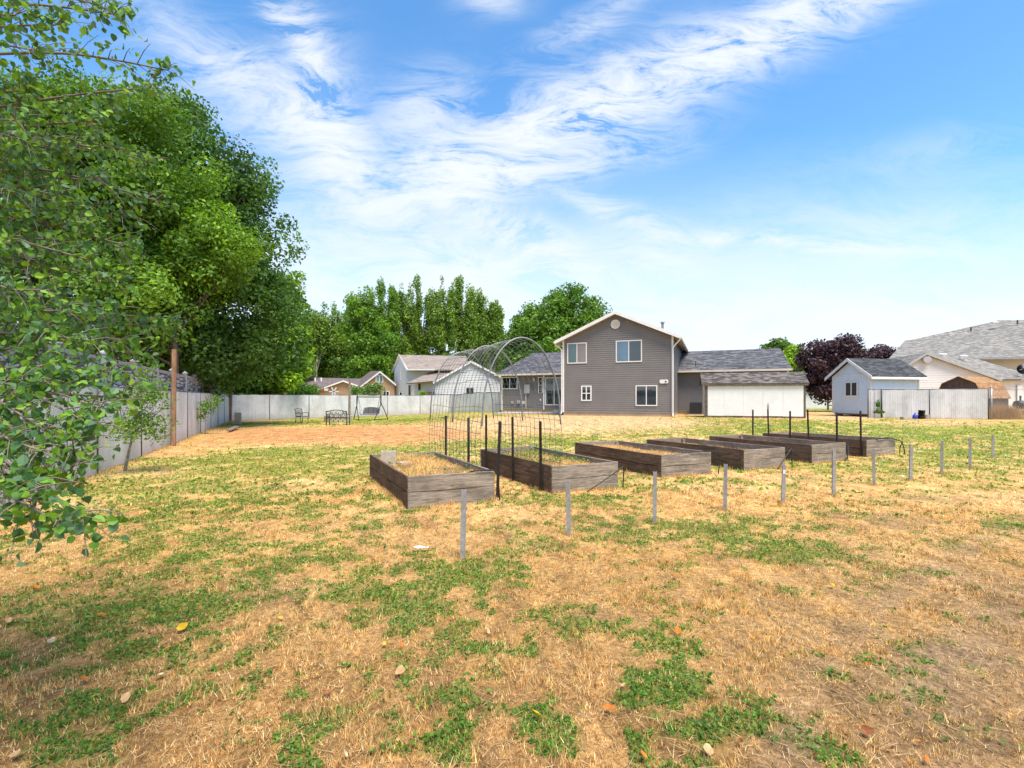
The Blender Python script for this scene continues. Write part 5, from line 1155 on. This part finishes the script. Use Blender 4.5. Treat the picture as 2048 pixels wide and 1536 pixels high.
tree('hedge_tree', 'dark leafy shrubby tree in the far left corner behind the wall end', 'tree', (-22.5, 40), [E(520,760,62,40,40), E(470,755,50,38,37), E(410,750,50,30,33)], .14, 16000, GD+GM[1:2], .12, .8, None, 7, fill=.3)
tree('shrub', 'bright green shrub row just over the top of the left wall', 'shrub', (-19.0, 27.5), [E(375,740,60,26,28), E(330,730,40,24,25)], .11, 7000, GL[:1]+GM[1:], .06, .6, None, 8, fill=.3)
tree('pale_tree', 'pale green tree at the foot of the poplars, right of the big tree group', 'tree', (-28.5, 64), [E(590,735,28,45,64), E(565,755,40,30,64)], .22, 7000, GP[1:3]+GL[:1], .2, 1.2, None, 9)
# poplars
pops = [(628,607,30,'left end of the poplar row, dark'),(672,603,34,'second poplar from the left'),(720,580,32,'third poplar, with a yellow green side'),(762,556,34,'tall poplar left of the row centre'),(800,560,30,'poplar left of the centre gap'),
        (838,548,30,'tallest poplar at the centre gap'),(882,552,28,'poplar just right of the centre gap'),(922,549,28,'slender poplar among the right group'),(955,562,26,'poplar near the right end'),(984,590,20,'shortest poplar at the right end of the row')]
for i, (px, py, rx, lb) in enumerate(pops):
    d = 84+3*(i % 3); bx = (px-CX)/F*d; rnd = random.Random(i+50); lobes = []
    ns = 3
    for s_ in range(ns):
        ox = (s_-1)*rx*.62+rnd.uniform(-4, 4); top = py+abs(s_-1)*rnd.uniform(6, 26); lobes.append(E(px+ox, (top+715)/2, rx*.33, (715-top)/2, d, 1.8))
    for kx in range(3): lobes.append(E(px+rnd.uniform(-rx, rx)*.7, rnd.uniform(650, 740), rx*.55, 42, d, 1.4))
    st_ = [((ox_)/F*d, 0, EYE+(HZ-py)/F*d*.86) for ox_ in (-rx*.5, 0, rx*.5)]
    tree('poplar_tree', 'tall green poplar, '+lb, 'tree', (bx, d), lobes, .19, 20000, (GP if i not in (2, 3) else GP[:2]+GM[2:]), .26, .78, 'row of poplars beyond the houses', 60+i, fill=.1, limbs=16, bark='barkpale', up=.1, stems=st_, vst=1.9)
tree('poplar_tree', 'bright yellow green lower poplar in front of the tall row', 'tree', (-23.0, 76), [E(722,650,34,70,76), E(752,690,34,55,76), E(735,720,40,40,76)], .22, 12000, GM[1:]+GL[:1], .24, 1.2, 'row of poplars beyond the houses', 80, bark='barkpale')
tree('poplar_tree', 'dark lower tree filling the gap behind the tan house roof', 'tree', (-32, 92), [E(640,720,60,50,90), E(700,735,60,35,90), E(620,690,34,50,90)], .25, 14000, GD+GP[:2], .3, 1.4, 'row of poplars beyond the houses', 81)
tree('walnut_tree', 'big rounded green tree behind the left wing of the grey house', 'tree', (6.5, 66), [E(1160,640,55,62,66), E(1100,650,60,50,66), E(1060,680,50,50,66), E(1030,700,34,44,66), E(1180,690,45,60,66), E(1110,720,90,45,64), E(1130,610,34,30,66), E(1040,740,50,30,64)], .21, 42000, GM+GD[2:], .45, 1.35, None, 90)
tree('far_tree', 'dark green tree top showing over the garage roof end', 'tree', (37, 72), [E(1555,705,38,18,72), E(1530,712,22,14,72), E(1575,712,20,20,72)], .24, 6000, GP+GD[1:], .3, 1.1, None, 91)
tree('lime_tree', 'yellow green tree beside the garage roof end, left of the purple tree', 'tree', (32, 58), [E(1582,722,16,24,58), E(1585,745,14,24,58)], .18, 4500, [(.22,.36,.02),(.28,.42,.03),(.17,.30,.02)], .15, .8, None, 92)
tree('purple_tree', 'large dark purple leaved tree between the white shed and the blue shed', 'tree', (30.2, 46), [E(1665,715,42,40,46), E(1635,735,32,45,46), E(1700,735,36,45,46), E(1650,765,40,28,46), E(1690,690,22,22,46), E(1712,715,22,24,46)], .13, 26000, PU, .25, .75, 'purple leaved trees', 93)
tree('purple_tree', 'small purple leaved tree top behind the blue shed roof', 'tree', (40.0, 54.5), [E(1755,712,26,16,54), E(1775,712,16,15,54), E(1740,722,16,16,54)], .14, 6000, PU, .15, .7, 'purple leaved trees', 94)
tree('shrub', 'round dark green shrub above the back fence in front of the tan house', 'shrub', (-17.6, 43.8), [E(606,782,29,13,43.5), E(606,800,30,16,43.5)], .085, 7000, GM[:3], .05, .4, 'shrubs beyond the back fence', 95, fill=.4)
tree('shrub', 'spiky light green shrub above the back fence left of the swing top', 'shrub', (-12.6, 47.8), [E(735,780,14,12,47.5), E(757,778,11,14,47.5), E(710,785,18,8,47.5), E(735,800,34,14,47.5)], .085, 6500, [(.14,.24,.07),(.18,.28,.08),(.10,.19,.04)], .05, .38, 'shrubs beyond the back fence', 96, fill=.4)
tree('potted_plant', 'small bright green plant at the left end of the planter box', 'plant', (-8.6, 50.3), [E(846,787,7,5,50.3)], .06, 700, GL, .02, .22, None, 97, fill=.2, limbs=5)
tree('vine', 'green weedy vine climbing the gate post at right', 'vine', (23.45, 31.2), [E(1756,815,3,14,31.2), E(1760,833,7,6,31.2), E(1753,828,5,8,31.2)], .04, 1300, GM+[(.15,.2,.05)], .012, .10, None, 98, fill=.1, limbs=8)
# sapling shoots along the left fence
tree('sapling', 'leaning pale stemmed aspen sapling against the left fence', 'tree', (-8.55, 10.9), [E(300,790,36,34,10.6), E(270,850,40,28,10.4), E(320,850,26,30,10.6), E(290,740,22,26,10.4), E(330,800,14,16,10.6)], .034, 1900, GM[1:]+GP, .035, .24, 'saplings at the left fence', 99, fill=.1, limbs=26, bark='barkpale', up=0)
tree('sapling', 'small leafy shoot sticking out of the left fence beyond the reddish post', 'tree', (-13.75, 22.2), [E(395,835,14,9,21.8), E(410,815,10,10,21.8), E(425,805,9,6,21.8)], .05, 520, GM[1:], .02, .28, 'saplings at the left fence', 100, fill=.1, limbs=14, bark='barkpale', up=0)
# gap filling low greenery far away, beyond everything
tree('tree_line', 'distant dark tree mass behind the tan and white houses', 'trees', (-30, 110), [E(640+i*45, 745, 34, 40, 108) for i in range(9)], .4, 14000, GD+GP[:1], .3, 2.0, None, 101)

# ------------------------------------------------------------------ foreground aspen
ar = np.random.default_rng(21); rnd = random.Random(21)
TX, TY = -3.7, 2.5
asp = thing('aspen_tree', 'aspen tree at the left edge with round green leaves on drooping branches near the camera', 'tree', (TX, TY, 0))
T0 = Vector((TX, TY, 0))
MB().tube([(0,0,-.1),(.02,.03,.8),(-.02,.05,1.8),(.03,.0,3.0),(0,.05,4.4),(.05,0,6)], [.10,.085,.07,.055,.04,.02], 12).build('trunk', M['barkpale'], asp, smooth=True)
tips = [(335,140,2.7),(300,175,2.6),(240,30,2.5),(200,10,2.3),(110,50,2.3),(200,240,2.4),(60,180,2.3),(290,320,2.8),(250,300,2.6),(310,400,2.7),(270,430,2.6),(200,360,2.4),(160,440,2.3),
        (250,490,2.6),(230,560,2.5),(180,520,2.3),(345,640,3.0),(300,655,2.8),(220,620,2.5),(290,710,2.7),(250,690,2.5),(180,680,2.2),(240,740,2.3),(240,795,2.0),(200,815,1.9),(170,760,2.0),(120,730,2.0),
        (185,850,1.8),(150,880,1.8),(165,905,1.75),(120,960,1.7),(140,935,1.7),(165,1035,1.6),(120,1045,1.55),(60,1040,1.5),(40,1000,1.5),(60,960,1.6),(80,900,1.7),(60,840,1.8),(50,760,1.9),
        (60,640,2.2),(100,580,2.3),(70,520,2.3),(120,480,2.4),(60,430,2.3),(110,390,2.4),(60,340,2.4),(130,300,2.4),(50,280,2.4),(140,620,2.3),(30,580,2.1),(40,700,2.0),(30,240,2.2),(70,100,2.2),(30,30,2.2),(180,420,2.5),(100,660,2.1),(20,880,1.7),(10,480,2.2),(20,380,2.3)]
tw = MB(); LP_, LN_, LT_ = [], [], []
for (px, py, d) in tips:
    tip = P(px, py, d+rnd.uniform(-.12, .12)); z0_ = tip.z+rnd.uniform(-.55, .05)+(.15 if py > 850 else 0); z0_ = min(max(z0_, .9), 4.6)
    a = Vector((TX, TY, z0_)); m1 = a.lerp(tip, .35)+Vector((0, rnd.uniform(-.15,.15), .12)); m2 = a.lerp(tip, .72)+Vector((0, rnd.uniform(-.1,.1), .10+(.08 if py > 800 else 0)))
    path = smoothpath([a, m1, m2, tip], 8); n = len(path); tw.tube([p-T0 for p in path], [.011*(1-.85*j/n)+.0012 for j in range(n)], 5)
    L_ = (tip-a).length
    j0 = int(n*.42)
    for j in range(j0, n):
        for _ in range(2 if j < n-2 else 3):
            p = path[j].copy(); dr = (path[min(j+1, n-1)]-path[max(j-1, 0)]).normalized()
            side = Vector(ar.normal(size=3)); side = (side-dr*side.dot(dr)); side.normalize()
            ln = rnd.uniform(.06, .21)*(1.15-.5*(j-j0)/(n-j0)); q = p+(dr*.8+side*.9+Vector((0,0,-.12))).normalized()*ln; mid = (p+q)/2+Vector((0,0,.012))
            tw.tube([p-T0, mid-T0, q-T0], [.0026, .0018, .001], 4, cap=False)
            for k in range(rnd.randint(3, 7)):
                t = rnd.uniform(.15, 1.0); b = p.lerp(q, t)+Vector((0,0,.012*(1-abs(2*t-1)))); od = Vector(ar.normal(size=3))+Vector((0,0,-.45)); od.normalize()
                pl = rnd.uniform(.010, .032); LP_.append(b+od*pl); LT_.append(od); nn__ = Vector(ar.normal(size=3))+Vector((0,-.5,.45)); LN_.append(nn__)
tw.build('branches', M['twig'], asp, smooth=True)
Pn = np.array([tuple(p-T0) for p in LP_]); Tn = np.array([tuple(p) for p in LT_]); Nn = np.array([tuple(p) for p in LN_]); n = len(Pn)
Tn /= np.linalg.norm(Tn, axis=1)[:, None]; Bn = np.cross(Nn, Tn); Bn /= np.linalg.norm(Bn, axis=1)[:, None]; Nn = np.cross(Tn, Bn)
s = (.0108+.0068*ar.random(n))[:, None]; fold = (.1+.45*ar.random(n))[:, None]
def lp(t, b): return Pn+Tn*s*t+Bn*s*b+Nn*s*abs(b)*fold*(1 if True else 0)-Nn*s*.12*t*t
ring = [(0, 0), (.28, .62), (.95, .98), (1.55, .62), (2.0, 0)]
half1 = np.stack([lp(t, b) for t, b in ring], 1); half2 = np.stack([lp(t, -b) for t, b in reversed(ring)], 1)
V_ = np.concatenate([half1, half2], 1).reshape(-1, 3)
apal = np.array([(.075,.175,.030),(.130,.270,.028),(.070,.160,.055),(.190,.330,.028),(.110,.200,.100)])
colr = apal[ar.integers(0, 5, n)]*(.75+.5*ar.random(n))[:, None]
fastmesh('leaves', V_, 5, M['foliage'], asp, np.repeat(colr, 10, 0))
print('aspen leaves', n)
